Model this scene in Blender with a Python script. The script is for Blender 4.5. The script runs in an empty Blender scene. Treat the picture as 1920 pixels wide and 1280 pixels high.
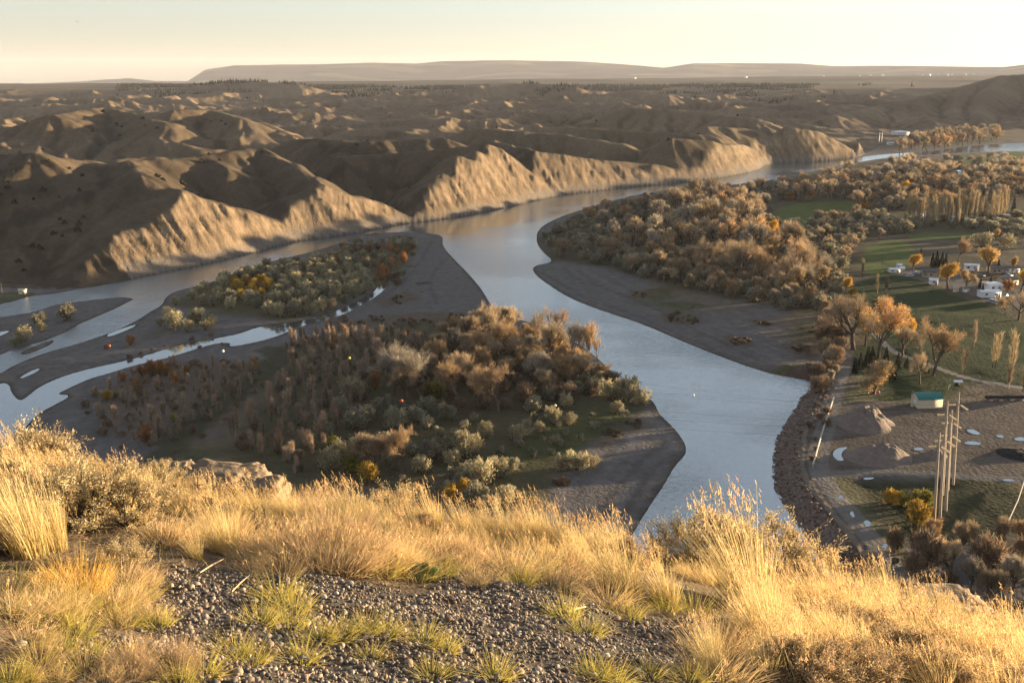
import bpy, math, time
import numpy as np
from mathutils import Vector
T0 = time.time()
scene = bpy.context.scene
COL = scene.collection
# ------------------------------------------------------------------ camera
F, CX, CY, HZ, CAMZ = 1900.0, 960.0, 640.0, 130.0, 100.0      # focal length and horizon in photo pixels, eye height above the river
PITCH = math.atan((CY - HZ) / F)
cam_d = bpy.data.cameras.new('camera'); cam = bpy.data.objects.new('camera', cam_d); COL.objects.link(cam)
cam_d.sensor_width = 36.0; cam_d.lens = F / 1920 * 36.0
cam_d.clip_start = 0.05; cam_d.clip_end = 60000
cam.location = (0, 0, CAMZ); cam.rotation_euler = (math.pi / 2 - PITCH, 0, 0)
scene.camera = cam
# ------------------------------------------------------------------ light
SUN_AZ, SUN_EL = math.radians(66), math.radians(2.7)          # azimuth clockwise from the view direction
SUN = Vector((math.sin(SUN_AZ) * math.cos(SUN_EL), math.cos(SUN_AZ) * math.cos(SUN_EL), math.sin(SUN_EL)))
sd = bpy.data.lights.new('sun', 'SUN'); so = bpy.data.objects.new('sun', sd); COL.objects.link(so)
sd.energy = 5.0; sd.angle = math.radians(0.6); sd.color = (1.0, 0.75, 0.44)
so.rotation_euler = SUN.to_track_quat('Z', 'Y').to_euler(); so.location = (50, -20, 150)
w = bpy.data.worlds.new('World'); scene.world = w; w.use_nodes = True
nt = w.node_tree; bg = nt.nodes['Background']
sky = nt.nodes.new('ShaderNodeTexSky'); sky.sky_type = 'NISHITA'; sky.sun_disc = False
sky.sun_elevation = SUN_EL; sky.sun_rotation = SUN_AZ
sky.air_density = 1.0; sky.dust_density = 0.6; sky.ozone_density = 2.3; sky.altitude = 900
hsv = nt.nodes.new('ShaderNodeHueSaturation'); hsv.inputs['Saturation'].default_value = .46
gam = nt.nodes.new('ShaderNodeGamma'); gam.inputs[1].default_value = .70
nt.links.new(sky.outputs[0], gam.inputs[0]); nt.links.new(gam.outputs[0], hsv.inputs['Color']); nt.links.new(hsv.outputs[0], bg.inputs[0]); bg.inputs[1].default_value = 0.119
vs = scene.view_settings; vs.view_transform = 'Standard'; vs.look = 'None'; vs.gamma = 1; vs.exposure = 2.27
cy = scene.cycles; cy.max_bounces = 5; cy.diffuse_bounces = 2; cy.glossy_bounces = 2; cy.transmission_bounces = 2
cy.transparent_max_bounces = 4; cy.volume_bounces = 0; cy.use_denoising = True; cy.denoising_prefilter = 'ACCURATE'; cy.caustics_reflective = False; cy.caustics_refractive = False
# ------------------------------------------------------------------ helpers
RNG = np.random.default_rng(7)
cp, sp = math.cos(PITCH), math.sin(PITCH)
def P(u, v, z=0.0):
    """photo pixel -> the point where that sight line meets the level z"""
    a, b = (u - CX) / F, (CY - v) / F
    d = np.array([a, cp + sp * b, -sp + cp * b]); t = (z - CAMZ) / d[2]
    return np.array([d[0] * t, d[1] * t, z])
def PL(pts, z=0.0): return np.array([P(u, v, z)[:2] for u, v in pts])
def pix(x, y, z):
    dz = z - CAMZ; dep = y * cp - dz * sp; up = y * sp + dz * cp
    return CX + F * x / dep, CY - F * up / dep
def chaikin(p, n=2, closed=True):
    p = np.asarray(p, float)
    for _ in range(n):
        if closed:
            q = np.roll(p, -1, 0)
            p = np.stack([.75 * p + .25 * q, .25 * p + .75 * q], 1).reshape(-1, p.shape[1])
        else:
            a, b = p[:-1], p[1:]
            m = np.stack([.75 * a + .25 * b, .25 * a + .75 * b], 1).reshape(-1, p.shape[1])
            p = np.vstack([p[:1], m[1:-1], p[-1:]])
    return p
def sstep(a, b, x):
    t = np.clip((x - a) / (b - a), 0, 1); return t * t * (3 - 2 * t)
def lerp(a, b, t): return a + (b - a) * t
def _h(ix, iy, s):
    n = (ix.astype(np.int64) * 374761393 + iy.astype(np.int64) * 668265263 + s * 974634777) & 0xffffffff
    n = ((n ^ (n >> 13)) * 1274126177) & 0xffffffff
    return ((n ^ (n >> 16)) & 0xffff) / 65535.0 * 2 * np.pi
def noise(x, y, s=0):
    x = np.asarray(x, float); y = np.asarray(y, float)
    ix, iy = np.floor(x), np.floor(y); fx, fy = x - ix, y - iy
    ux, uy = fx * fx * fx * (fx * (fx * 6 - 15) + 10), fy * fy * fy * (fy * (fy * 6 - 15) + 10)
    r = []
    for dx, dy in ((0, 0), (1, 0), (0, 1), (1, 1)):
        a = _h(ix + dx, iy + dy, s); r.append(np.cos(a) * (fx - dx) + np.sin(a) * (fy - dy))
    return lerp(lerp(r[0], r[1], ux), lerp(r[2], r[3], ux), uy) * 1.5
def fbm(x, y, o=4, s=0, g=.5):
    t = 0; a = 1
    for i in range(o): t = t + a * noise(x * 2 ** i, y * 2 ** i, s + i * 17); a *= g
    return t
def ridged(x, y, o=4, s=0):
    t = 0; a = 1; wt = 1
    for i in range(o):
        n = 1 - np.abs(noise(x * 2 ** i, y * 2 ** i, s + i * 31)) * 1.3
        n = n * n * wt; wt = np.clip(n, 0, 1); t = t + a * n; a *= .5
    return t / 1.9
def segdist(x, y, pts, closed=False, vals=None):
    d2 = np.full(x.shape, 1e12); val = np.zeros(x.shape)
    n = len(pts)
    for i in range(n if closed else n - 1):
        a, b = pts[i], pts[(i + 1) % n]; ex, ey = b[0] - a[0], b[1] - a[1]; L = ex * ex + ey * ey + 1e-9
        t = np.clip(((x - a[0]) * ex + (y - a[1]) * ey) / L, 0, 1)
        d = (x - a[0] - t * ex) ** 2 + (y - a[1] - t * ey) ** 2
        m = d < d2; d2 = np.where(m, d, d2)
        if vals is not None: val = np.where(m, vals[i] + t * (vals[(i + 1) % n] - vals[i]), val)
    return (np.sqrt(d2), val) if vals is not None else np.sqrt(d2)
def inside(x, y, pts):
    r = np.zeros(x.shape, bool); n = len(pts)
    for i in range(n):
        a, b = pts[i], pts[(i + 1) % n]
        if a[1] == b[1]: continue
        c = (a[1] > y) != (b[1] > y)
        r ^= c & (x < (b[0] - a[0]) * (y - a[1]) / (b[1] - a[1]) + a[0])
    return r
def sdf(x, y, pts, pad=120.0):
    """signed distance to a polygon, positive inside; -pad far away"""
    out = np.full(x.shape, -pad); lo = pts.min(0) - pad; hi = pts.max(0) + pad
    m = (x > lo[0]) & (x < hi[0]) & (y > lo[1]) & (y < hi[1])
    if m.any():
        xs, ys = x[m], y[m]; d = segdist(xs, ys, pts, True)
        out[m] = np.maximum(np.where(inside(xs, ys, pts), d, -d), -pad)
    return out
def link(o, parent=None):
    COL.objects.link(o)
    if parent is not None: o.parent = parent
    return o
def mesh_np(name, V, faces, mats=None, col=None, smooth=False, midx=None):
    """faces: list of (N,k) int arrays"""
    me = bpy.data.meshes.new(name); V = np.asarray(V, np.float32)
    faces = [np.asarray(f, np.int32) for f in faces if len(f)]
    me.vertices.add(len(V)); me.vertices.foreach_set('co', V.ravel())
    nl = sum(f.size for f in faces); npoly = sum(len(f) for f in faces)
    me.loops.add(nl); me.polygons.add(npoly)
    me.loops.foreach_set('vertex_index', np.concatenate([f.ravel() for f in faces]))
    tot = np.concatenate([np.full(len(f), f.shape[1], np.int32) for f in faces])
    st = np.concatenate([[0], np.cumsum(tot)[:-1]]).astype(np.int32)
    me.polygons.foreach_set('loop_start', st)
    if smooth: me.polygons.foreach_set('use_smooth', np.ones(npoly, bool))
    if midx is not None: me.polygons.foreach_set('material_index', np.asarray(midx, np.int32))
    if col is not None:
        a = me.color_attributes.new('col', 'FLOAT_COLOR', 'POINT')
        c = np.ones((len(V), 4), np.float32); c[:, :3] = col; a.data.foreach_set('color', c.ravel())
    for m in (mats if isinstance(mats, (list, tuple)) else [mats]):
        if m: me.materials.append(m)
    me.update(calc_edges=True); me.validate(clean_customdata=False)
    return me
def obj(name, me, parent=None, loc=None):
    o = bpy.data.objects.new(name, me)
    if loc is not None: o.location = loc
    return link(o, parent)
def tag(o, label, cat, group=None, kind=None):
    if label: o['label'] = label
    if cat: o['category'] = cat
    if group: o['group'] = group
    if kind: o['kind'] = kind
    return o
def struct(o, label=None, cat=None):
    o['kind'] = 'structure'
    return tag(o, label, cat)
def empty(name, loc, rz=0.0):
    o = bpy.data.objects.new(name, None); o.location = loc; o.rotation_euler = (0, 0, rz); return link(o)
# ------------------------------------------------------------------ materials
MATS = {}
def mat(name, color, rough=.9, noise_scale=None, noise_amt=.25, vcol=False, bump=None, rand=0.0, metallic=0.0, spec=.2, trans=0.0, noise2=None):
    """one procedural surface: colour (or the vertex colour 'col') varied by noise, per-object variation, noise bump"""
    m = bpy.data.materials.new(name); m.use_nodes = True; MATS[name] = m
    n = m.node_tree.nodes; l = m.node_tree.links; b = n['Principled BSDF']
    b.inputs['Roughness'].default_value = rough; b.inputs['Metallic'].default_value = metallic
    b.inputs['Specular IOR Level'].default_value = spec
    if vcol:
        a = n.new('ShaderNodeVertexColor'); a.layer_name = 'col'; src = a.outputs[0]
    else:
        a = n.new('ShaderNodeRGB'); a.outputs[0].default_value = (*color, 1); src = a.outputs[0]
    tc = n.new('ShaderNodeTexCoord')
    def vary(src, fac, amt):
        mr = n.new('ShaderNodeMapRange'); mr.inputs[1].default_value = .25; mr.inputs[2].default_value = .75
        mr.inputs[3].default_value = 1 - amt; mr.inputs[4].default_value = 1 + amt; l.new(fac, mr.inputs[0])
        mx = n.new('ShaderNodeMix'); mx.data_type = 'RGBA'; mx.blend_type = 'MULTIPLY'; mx.inputs[0].default_value = 1
        l.new(src, mx.inputs[6]); l.new(mr.outputs[0], mx.inputs[7]); return mx.outputs[2]
    for sc_, am in ([(noise_scale, noise_amt)] if noise_scale else []) + ([noise2] if noise2 else []):
        t = n.new('ShaderNodeTexNoise'); t.inputs['Scale'].default_value = sc_; t.inputs['Detail'].default_value = 5
        l.new(tc.outputs['Object'], t.inputs[0]); src = vary(src, t.outputs[0], am)
    if rand:
        oi = n.new('ShaderNodeObjectInfo'); mr = n.new('ShaderNodeMapRange')
        mr.inputs[3].default_value = .25; mr.inputs[4].default_value = .75; l.new(oi.outputs['Random'], mr.inputs[0]); src = vary(src, mr.outputs[0], rand)
    l.new(src, b.inputs['Base Color'])
    if bump:
        t = n.new('ShaderNodeTexNoise'); t.inputs['Scale'].default_value = bump[0]; t.inputs['Detail'].default_value = 6
        l.new(tc.outputs['Object'], t.inputs[0]); bp = n.new('ShaderNodeBump'); bp.inputs['Distance'].default_value = bump[1]
        bp.inputs['Strength'].default_value = 1; l.new(t.outputs[0], bp.inputs['Height']); l.new(bp.outputs[0], b.inputs['Normal'])
    if trans:
        tr = n.new('ShaderNodeBsdfTranslucent'); l.new(src, tr.inputs[0]); ms = n.new('ShaderNodeMixShader'); ms.inputs[0].default_value = trans
        l.new(b.outputs[0], ms.inputs[1]); l.new(tr.outputs[0], ms.inputs[2]); l.new(ms.outputs[0], n['Material Output'].inputs[0])
    return m
# ------------------------------------------------------------------ water outlines, traced on the river's level
NORTH = [(-420,600),(-200,592),(0,573),(63,553),(105,551),(162,538),(190,533),(260,520),(330,506),(400,492),(470,474),(514,461),(570,448),(640,440),(700,430),(745,420),(765,417),(830,410),(900,398),(960,386),(1005,375),(1060,364),(1120,357),(1170,351),(1240,345),(1310,338),(1360,332),(1420,320),(1436,307),(1475,304),(1540,303),(1600,297),(1640,291),(1700,287),(1760,282),(1810,275),(1860,271),(1920,268),(2200,262)]
W_MAIN = NORTH + [(2200,282),(1920,283),(1850,284),(1790,287),(1720,291),(1660,296),(1610,304),(1550,315),(1490,330),(1410,343),(1310,352),(1230,358),(1150,375),(1100,390),(1040,410),(1008,430),(1005,455),(1020,475),(1036,487),(1030,493),(1000,498),(1000,512),(1030,535),(1070,560),(1130,583),(1200,605),(1280,640),(1360,672),(1440,700),(1500,710),(1532,717),(1526,731),(1506,745),(1498,765),(1480,790),(1463,820),(1455,850),(1453,880),(1459,920),(1475,945),(1495,975),(1520,1005),(1545,1045),(1600,1120),(1700,1300),(1860,1560),
  (1060,1560),(1100,1300),(1130,1120),(1170,1025),(1195,985),(1210,960),(1230,930),(1250,900),(1265,872),(1288,850),(1283,828),(1262,800),(1234,775),(1226,752),(1200,737),(1165,715),(1140,690),(1110,662),(1060,630),(1000,605),(940,592),(920,572),(905,545),(880,515),(850,485),(828,460),(832,441),(790,436),(740,434),(690,441),(640,455),(600,468),(560,478),(500,492),(450,508),(390,532),(330,545),(310,557),(306,571),(281,585),(260,599),(218,620),(148,644),(105,655),(63,669),(21,687),(0,702),(-200,760),(-420,830),
  (-420,760),(-200,715),(0,667),(21,655),(67,644),(116,627),(151,606),(169,599),(211,581),(243,565),(252,560),(228,556),(176,562),(105,570),(77,581),(46,588),(0,594),(-200,625),(-420,650)]
W_CH = [(735,526),(728,536),(706,556),(650,588),(606,600),(560,613),(506,636),(425,652),(436,642),(401,643),(316,671),(253,684),(197,702),(169,709),(123,730),(105,740),(137,740),(98,761),(77,772),(53,793),(42,812),(20,850),(-100,1000),(-300,900),(-200,775),(0,717),(18,720),(21,736),(35,751),(46,748),(77,722),(141,697),(257,672),(330,648),(408,634),(450,626),(485,612),(560,605),(604,590),(641,580),(700,550),(712,532)]
W_SMALL = [[(32,711),(55,696),(77,689),(70,697),(45,708)], [(-40,632),(0,622),(21,619),(10,626),(-40,645)], [(196,628),(258,606),(250,614),(205,632)]]
BARS = [[(35,661),(102,634),(99,645),(46,667)]]            # gravel inside the water
WP = [chaikin(PL(p), 2) for p in [W_MAIN, W_CH] + W_SMALL]
BP = [chaikin(PL(p), 2) for p in BARS]
POND = chaikin(PL([(1778,322),(1800,318),(1822,324),(1850,322),(1868,326),(1850,331),(1820,334),(1800,338),(1786,332)], 0), 2)
WP.append(POND)
def land(x, y):
    """metres from the nearest water edge: positive on land"""
    d = np.full(x.shape, 120.0)
    for p in WP: d = np.minimum(d, -sdf(x, y, p))
    for p in BP: d = np.maximum(d, sdf(x, y, p))
    return d
FOOT = [(-420,560),(-200,556),(0,541),(63,541),(120,541),(162,537)] + NORTH[6:31] + [(1600,296),(1632,284),(1650,270),(1690,262),(1760,252),(1850,247),(1920,244),(2300,236),(2900,225)]
foot_w = chaikin(PL(FOOT, 0.5), 1, False)
HILLS = np.vstack([foot_w, [[9000, 2500], [9000, 20000], [-9000, 20000], [-9000, 300]]])
# ------------------------------------------------------------------ the badlands: ridges laid out, then worn by running water
GX0, GX1, GY0, GY1, GC = -1500.0, 2100.0, 380.0, 3580.0, 5.0
gx, gy = np.meshgrid(np.arange(GX0, GX1, GC), np.arange(GY0, GY1, GC))
RIDGES = [  # (u, v, crest height), slope
 ([(345,357,34),(300,349,34),(264,327,41),(240,300,44)], .62),
 ([(264,327,41),(160,368,29),(0,420,19),(-160,470,9)], .5),
 ([(345,357,34),(230,392,27),(120,430,18),(0,470,12),(-120,512,5)], .5),
 ([(240,300,44),(120,330,36),(0,360,28),(-160,400,18)], .45),
 ([(345,357,34),(400,380,26),(455,402,17)], .75),
 ([(602,344,28),(575,325,32),(530,298,38),(480,276,44),(430,283,44),(340,295,42),(240,300,44)], .6),
 ([(602,344,28),(665,366,21),(730,398,11)], .75),
 ([(431,316,36),(470,332,31),(510,350,23)], .6), ([(431,316,36),(400,300,40)], .5),
 ([(920,268,42),(869,274,41),(800,280,39),(735,286,36),(640,292,36)], .6),
 ([(869,274,41),(850,302,33),(820,330,26),(790,352,20)], .7),
 ([(920,268,43),(945,290,36),(985,330,22)], .85),
 ([(1008,282,34),(1060,289,30),(1130,298,24),(1220,307,15),(1310,314,8)], .7),
 ([(1008,282,34),(975,276,35),(920,262,38)], .55),
 ([(1398,270,26),(1370,268,29),(1320,262,33),(1260,258,36)], .5), ([(1398,270,27),(1425,290,18)], .8),
 ([(1462,251,30),(1520,266,22),(1570,276,16)], .6), ([(1462,251,30),(1400,240,36),(1320,236,40)], .5),
 ([(1590,262,22),(1540,247,30),(1480,236,38)], .5), ([(1600,275,14),(1575,262,24)], .7),
 ([(560,258,42),(640,262,42),(700,268,40),(735,286,36)], .45), ([(832,258,44),(740,262,43),(690,262,44)], .4),
 ([(890,238,42),(980,246,39),(1060,252,36),(1160,268,30)], .4), ([(1050,236,40),(1180,244,36),(1320,252,33)], .38),
 ([(1180,200,50),(1300,208,46),(1420,222,40)], .35),
 ([(0,290,50),(60,285,52),(130,296,46)], .4), ([(95,215,58),(195,200,60),(310,230,50)], .3), ([(330,205,60),(395,205,58),(450,222,52)], .32),
]
hs = sdf(gx, gy, HILLS, 400.0)
he = hs + 160 * sstep(-360, -250, gx) * sstep(420, 330, gx)          # the spurs once ran on past today's bank
base = 3 + 22 * (1 - np.exp(-np.maximum(he, 0) / 420)) + 12 * sstep(900, 3200, gy)
wx = gx + 60 * fbm(gx / 300, gy / 300, 2, 5); wy = gy + 60 * fbm(gx / 300, gy / 300, 2, 9)
Z = base + (22 + 22 * sstep(850, 1800, gy)) * sstep(0, 260, he) * (ridged(wx / 240, wy / 240, 5, 3) - .42) + 11 * sstep(750, 1300, gy) * (ridged(wx / 95, wy / 95, 3, 13) - .4) + 9 * sstep(40, 200, he) * fbm(gx / 700, gy / 700, 3, 11)
SPURS = [((345,357,34),.34,.95), ((210,462,15),.34,.95), ((262,420,25),.4,.95), ((430,384,27),.4,.95), ((497,425,14),.45,.95), ((602,344,28),.36,.95), ((530,408,14),.5,.95), ((560,372,22),.45,.95), ((670,366,21),.4,.95), ((725,396,13),.5,.95), ((920,268,43),.62,.9), ((860,290,34),.6,.9), ((892,282,38),.6,.9), ((800,345,20),.6,.9), ((778,392,9),.6,.9), ((960,310,30),.6,.9), ((1008,282,34),.7,.9), ((1130,298,26),.45,.95), ((1060,289,30),.5,.95), ((1230,306,15),.4,.9), ((1300,312,12),.4,.9), ((1398,270,27),.55,.9), ((1370,285,20),.5,.9), ((1462,251,28),.5,.9), ((1540,262,22),.5,.9), ((1590,266,20),.6,.9)]
def apex(u, v):                                                       # the crest point of a cut face rising at about 45 degrees from the water
    zz = np.linspace(46, 2, 120); q = np.array([P(u, v, z) for z in zz]); ss = segdist(q[:, 0], q[:, 1], foot_w) * np.where(inside(q[:, 0], q[:, 1], HILLS), 1, -1)
    i = np.argmax(zz <= ss * 1.06); return q[i]
APX = {(p[0], p[1]): apex(p[0], p[1]) for p, sl, k in SPURS}
def RP(p): return APX[(p[0], p[1])] if (p[0], p[1]) in APX else P(*p)
RW = [(np.array([RP(p) for p in pts]), sl) for pts, sl in RIDGES]
def PD(u, v, D):                                                       # photo pixel at a given distance along the ground
    t = D / (cp + sp * (CY - v) / F); return np.array([(u - CX) / F * t, D, CAMZ + t * (-sp + cp * (CY - v) / F)])
for pts, sl in [([(2300,120,2300),(2060,130,2300),(1960,138,2300),(1880,141,2300),(1800,163,2230),(1700,189,2080),(1620,205,1900),(1560,216,1750)], .34),
                ([(1880,141,2300),(1850,180,2080),(1830,215,1880)], .45), ([(1960,138,2300),(1950,180,2100),(1960,225,1850)], .45), ([(1720,184,2100),(1730,212,1900),(1760,235,1750)], .45), ([(1800,163,2230),(1790,200,2000),(1800,230,1800)], .45),
                ([(380,152,3000),(430,146,3000),(490,149,3000),(560,155,3000)], .3), ([(880,160,2700),(990,156,2800),(1080,163,2700)], .35), ([(1140,175,2500),(1190,168,2500),(1250,178,2400)], .4)]:
    RW.append((np.array([PD(*p) for p in pts]), sl))
for p, sl, k in SPURS:                                                # each spur once reached out over the river
    a = APX[(p[0], p[1])]; RW.append((np.array([a, a + np.array([.79 * 190, -.62 * 190, a[2] * (k - 1) * 1.5])]), sl))
for w3, sl in RW:
    d, zc = segdist(gx, gy, w3[:, :2], False, w3[:, 2])
    d = d * (1 + .25 * noise(gx / 60, gy / 60, 21))
    r = zc - sl * (np.sqrt(d * d + 64) - 8)
    k = 5.0; hmx = np.clip(.5 + .5 * (r - Z) / k, 0, 1); Z = np.where(r > Z - 30, lerp(Z, r, hmx) + k * hmx * (1 - hmx) * .5, Z)
VALLEYS = [([(512,455,0),(520,412,6),(495,375,13),(440,350,21)], .62), ([(757,418,0),(722,385,5),(680,345,11),(600,312,19),(520,290,26)], .55),
 ([(1012,369,0),(998,350,5),(975,315,16),(945,285,27)], .9), ([(1318,334,0),(1325,300,8),(1290,280,18)], .7), ([(1436,312,0),(1440,290,5),(1400,262,16)], .6), ([(120,545,0),(40,500,3),(-120,470,6)], .4)]
for pts, sl in VALLEYS:
    w3 = np.array([P(*p) for p in pts]); a_ = w3[:1] + np.array([[.79 * 190, -.62 * 190, 0]]); w3 = np.vstack([a_, w3]); d, zc = segdist(gx, gy, w3[:, :2], False, w3[:, 2])
    r = zc + sl * (np.sqrt(d * d + 25) - 5); Z = np.where(d < 90, np.minimum(Z, r), Z)
fixed = he <= 0
Z[fixed] = 1.0
Z += (fbm(gx / 34, gy / 34, 4, 41) * 2.6 + 2.2 * (ridged(gx / 60, gy / 60, 3, 43) - .4)) * ~fixed
KM = .8 + 1.4 * sstep(800, 1300, gy)
def erode(z, fixed, dx, n, K, D):
    ny, nx = z.shape; N = ny * nx; idx = np.arange(N).reshape(ny, nx)
    fx = fixed.ravel()
    for it in range(n):
        zp = np.pad(z, 1, constant_values=1e9); best = np.zeros(z.shape); rec = np.full(z.shape, N)
        zr = z.copy(); mn = np.full(z.shape, 1e9)
        for oy in (-1, 0, 1):
            for ox in (-1, 0, 1):
                if not (oy or ox): continue
                q = zp[1 + oy:1 + oy + ny, 1 + ox:1 + ox + nx]; s = (z - q) / (dx * math.hypot(ox, oy))
                m = s > best; best = np.where(m, s, best); rec = np.where(m, idx + oy * nx + ox, rec); zr = np.where(m, q, zr)
                mn = np.minimum(mn, q)
        rec[fixed] = N
        pit = (rec == N) & ~fixed
        Pn = np.append(rec.ravel(), N); A = np.ones(N + 1)
        for k in range(9):
            add = np.bincount(Pn, weights=A, minlength=N + 1); add[N] = 0
            A = A + add; A[N] = 0; Pn = Pn[Pn]
        A = A[:N].reshape(ny, nx)
        e = np.minimum(K * KM * np.sqrt(A) * best, np.maximum(z - zr, 0) * .7)
        zn = z - e
        zn = np.where(pit, np.maximum(mn, z) + .02, zn)
        lap = zp[:-2, 1:-1] + zp[2:, 1:-1] + zp[1:-1, :-2] + zp[1:-1, 2:] - 4 * z
        lap[0] = lap[-1] = 0; lap[:, 0] = lap[:, -1] = 0
        z = np.where(fixed, z, zn + D * lap)
    return z, A
Z, FLOW = erode(Z, fixed, GC, 90, .075, .007)
for w3, sl in RW:                                                     # the crests hold firm where the beds are hard
    d, zc = segdist(gx, gy, w3[:, :2], False, w3[:, 2])
    m = d < 90; d = d[m] * (1 + .3 * noise(gx[m] / 40, gy[m] / 40, 23)); r = zc[m] + .6 * noise(gx[m] / 18, gy[m] / 18, 25) - sl * 1.2 * (np.sqrt(d * d + 25) - 5) - .3
    r = r - np.minimum(d * .12, 3) * (ridged(gx[m] / 28, gy[m] / 28, 2, 29) - .3); k = 2.5; zz = Z[m]; hmx = np.clip(.5 + .5 * (r - zz) / k, 0, 1); Z[m] = lerp(zz, r, hmx) + k * hmx * (1 - hmx) * .5
Z[fixed] = 1.0
def bil(a, x, y):
    fx = np.clip((x - GX0) / GC, 0, a.shape[1] - 1.001); fy = np.clip((y - GY0) / GC, 0, a.shape[0] - 1.001)
    ix, iy = fx.astype(int), fy.astype(int); tx, ty = fx - ix, fy - iy
    return lerp(lerp(a[iy, ix], a[iy, ix + 1], tx), lerp(a[iy + 1, ix], a[iy + 1, ix + 1], tx), ty)
ZY, ZX = np.gradient(Z, GC)
for _ in range(2):
    for a_ in (ZX, ZY): a_[1:-1, 1:-1] = (a_[1:-1, 1:-1] * 2 + a_[:-2, 1:-1] + a_[2:, 1:-1] + a_[1:-1, :-2] + a_[1:-1, 2:]) / 6
def rills(x, y, lam, sx, sy, seed):
    """gullies and spurs running straight down the slope, lam metres apart"""
    g = np.hypot(sx, sy) + 1e-6; px_, py_ = -sy / g, sx / g; u, v = x / (lam * 1.6), y / (lam * 1.6); iu, iv = np.floor(u), np.floor(v); acc = np.zeros(x.shape); wt = np.zeros(x.shape)
    for ox in (-1, 0, 1):
        for oy in (-1, 0, 1):
            h1, h2 = _h(iu + ox, iv + oy, seed) / 6.2832, _h(iu + ox, iv + oy, seed + 1) / 6.2832
            dx, dy = u - iu - ox - h1, v - iv - oy - h2; w = np.exp(-2.2 * (dx * dx + dy * dy)); acc += w * np.cos(6.2832 * 1.6 * (dx * px_ + dy * py_) + h1 * 9); wt += w
    return acc / wt
# far skyline: mesas some 15 km off
SKY_U = np.array([-400,0,60,150,240,290,350,385,440,600,700,780,830,960,1100,1200,1245,1300,1400,1500,1560,1700,1880,1920,2300])
SKY_V = np.array([157,157,154,151,146,151,151,131,124,122,119,121,117,115,118,124,128,120,120,121,125,125,127,123,122])
RIP = PL([(1532,717),(1498,765),(1463,820),(1453,880),(1475,945),(1520,1005),(1545,1045)])
YARD = chaikin(PL([(1575,752),(1700,757),(1800,752),(1960,752),(2100,800),(2100,900),(1920,897),(1760,888),(1640,886),(1540,890),(1530,868),(1548,800)], 2.2), 1)
def height(x, y, full=False):
    x = np.asarray(x, float); y = np.asarray(y, float)
    d = land(x, y)
    n1 = fbm(x / 40, y / 40, 3, 51); n2 = fbm(x / 6, y / 6, 2, 57)
    rip = segdist(x, y, RIP); rw = sstep(26, 10, rip)
    up = np.clip(d, 0, None)
    z = np.where(d > 0, .05 + lerp(np.minimum(up * .045, 1.3) + sstep(15, 60, up) * .6, np.minimum(up * .34, 2.2), rw), np.maximum(d * .16, -2.5))
    z = z + np.where(d > 0, sstep(0, 25, up) * (.35 * n1 + .06 * n2) + rw * sstep(0, 2, up) * sstep(10, 6, up) * .35 * noise(x / 1.5, y / 1.5, 77), 0)
    yd = sdf(x, y, YARD, 30.0); z = lerp(z, 2.2 + .02 * n2, sstep(-6, 1, yd))
    s = sdf(x, y, HILLS, 500.0)
    t = x * .617 + y * .787
    hz = bil(Z, x, y) + sstep(5, 60, s) * (.5 * fbm(x / 14, y / 14, 3, 61))
    hm_ = (s > 3) & (np.hypot(x, y) < 3500)
    if hm_.any():
        xm, ym = x[hm_], y[hm_]; sx_, sy_ = bil(ZX, xm, ym), bil(ZY, xm, ym); sl = np.clip(np.hypot(sx_, sy_) - .05, 0, .6)
        e1 = rills(xm, ym, 40, sx_, sy_, 601); e2 = rills(xm + 3 * e1, ym, 17, sx_, sy_, 611)
        hz[hm_] += sstep(8, 50, s[hm_]) * sl * (5.0 * -np.abs(e1) ** .8 * np.sign(-e1) + 2.0 * e2 * (1.2 - .5 * e1))
    # cliffs cut by the river
    q2 = fbm(t / 8, s / 26, 3, 79)
    fl = ridged(t / 19 + .35 * noise(x / 30, y / 30, 5), s / 70, 3, 71) + .6 * ridged(t / 5, s / 30, 2, 73)
    ang = np.interp(t, [200, 290, 330, 560, 620, 820, 900, 1100, 1500], [.5, .7, 1.15, 1.2, 1.05, 1.0, 1.2, 1.0, .8])
    cut = np.maximum(s, 0) * ang * (.94 + .10 * noise(t / 40, s / 90, 75)) + (2.7 * (fl - .75) + 1.0 * q2 + .8 * fbm(t / 3.2, s / 17, 2, 89) + 1.1 * sstep(.2, .7, noise(hz / 3.1, t / 200, 91))) * sstep(1, 12, s) + .3 + 200 * sstep(1060, 1500, t) ** 2
    cliff = sstep(-.5, 1.5, hz - cut) * (s > 0)
    k_ = 3.0; h_ = np.clip(.5 + .5 * (cut - hz) / k_, 0, 1); hill = lerp(cut, hz, h_) - k_ * h_ * (1 - h_)
    r = np.hypot(x, y)
    far = 46 + 9 * ridged(x / 900, y / 900, 4, 81) + 8 * fbm(x / 2600, y / 2600, 3, 83) - 6
    ua = CX + F * x / np.maximum(y * cp, 1)
    far = lerp(far, CAMZ - np.interp(ua, [-200, 300, 420, 1000, 1920], [29, 27.5, 24, 18, 9]) * r / F + 9 * ridged(x / 1500, y / 1500, 3, 87) - 4, sstep(4300, 6000, r)); zs = CAMZ + (HZ - np.interp(ua, SKY_U, SKY_V)) / F * 15000 / cp
    rr = r + 500 * fbm(x / 2500, y / 2500, 3, 93)
    far = lerp(far, zs + 5 * fbm(x / 900, y / 900, 3, 95) * sstep(12500, 14500, r), sstep(12300, 14800, rr))
    hill = lerp(hill, far, sstep(2900, 3450, r)); 
    z = np.where(s > 0, np.where(r > 3000, hill, np.maximum(hill, .05)), z)
    if full: return z, d, s, cliff * (r < 2500), t, n1, n2, yd, rip
    return z
print('eroded', round(time.time() - T0, 1))
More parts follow.
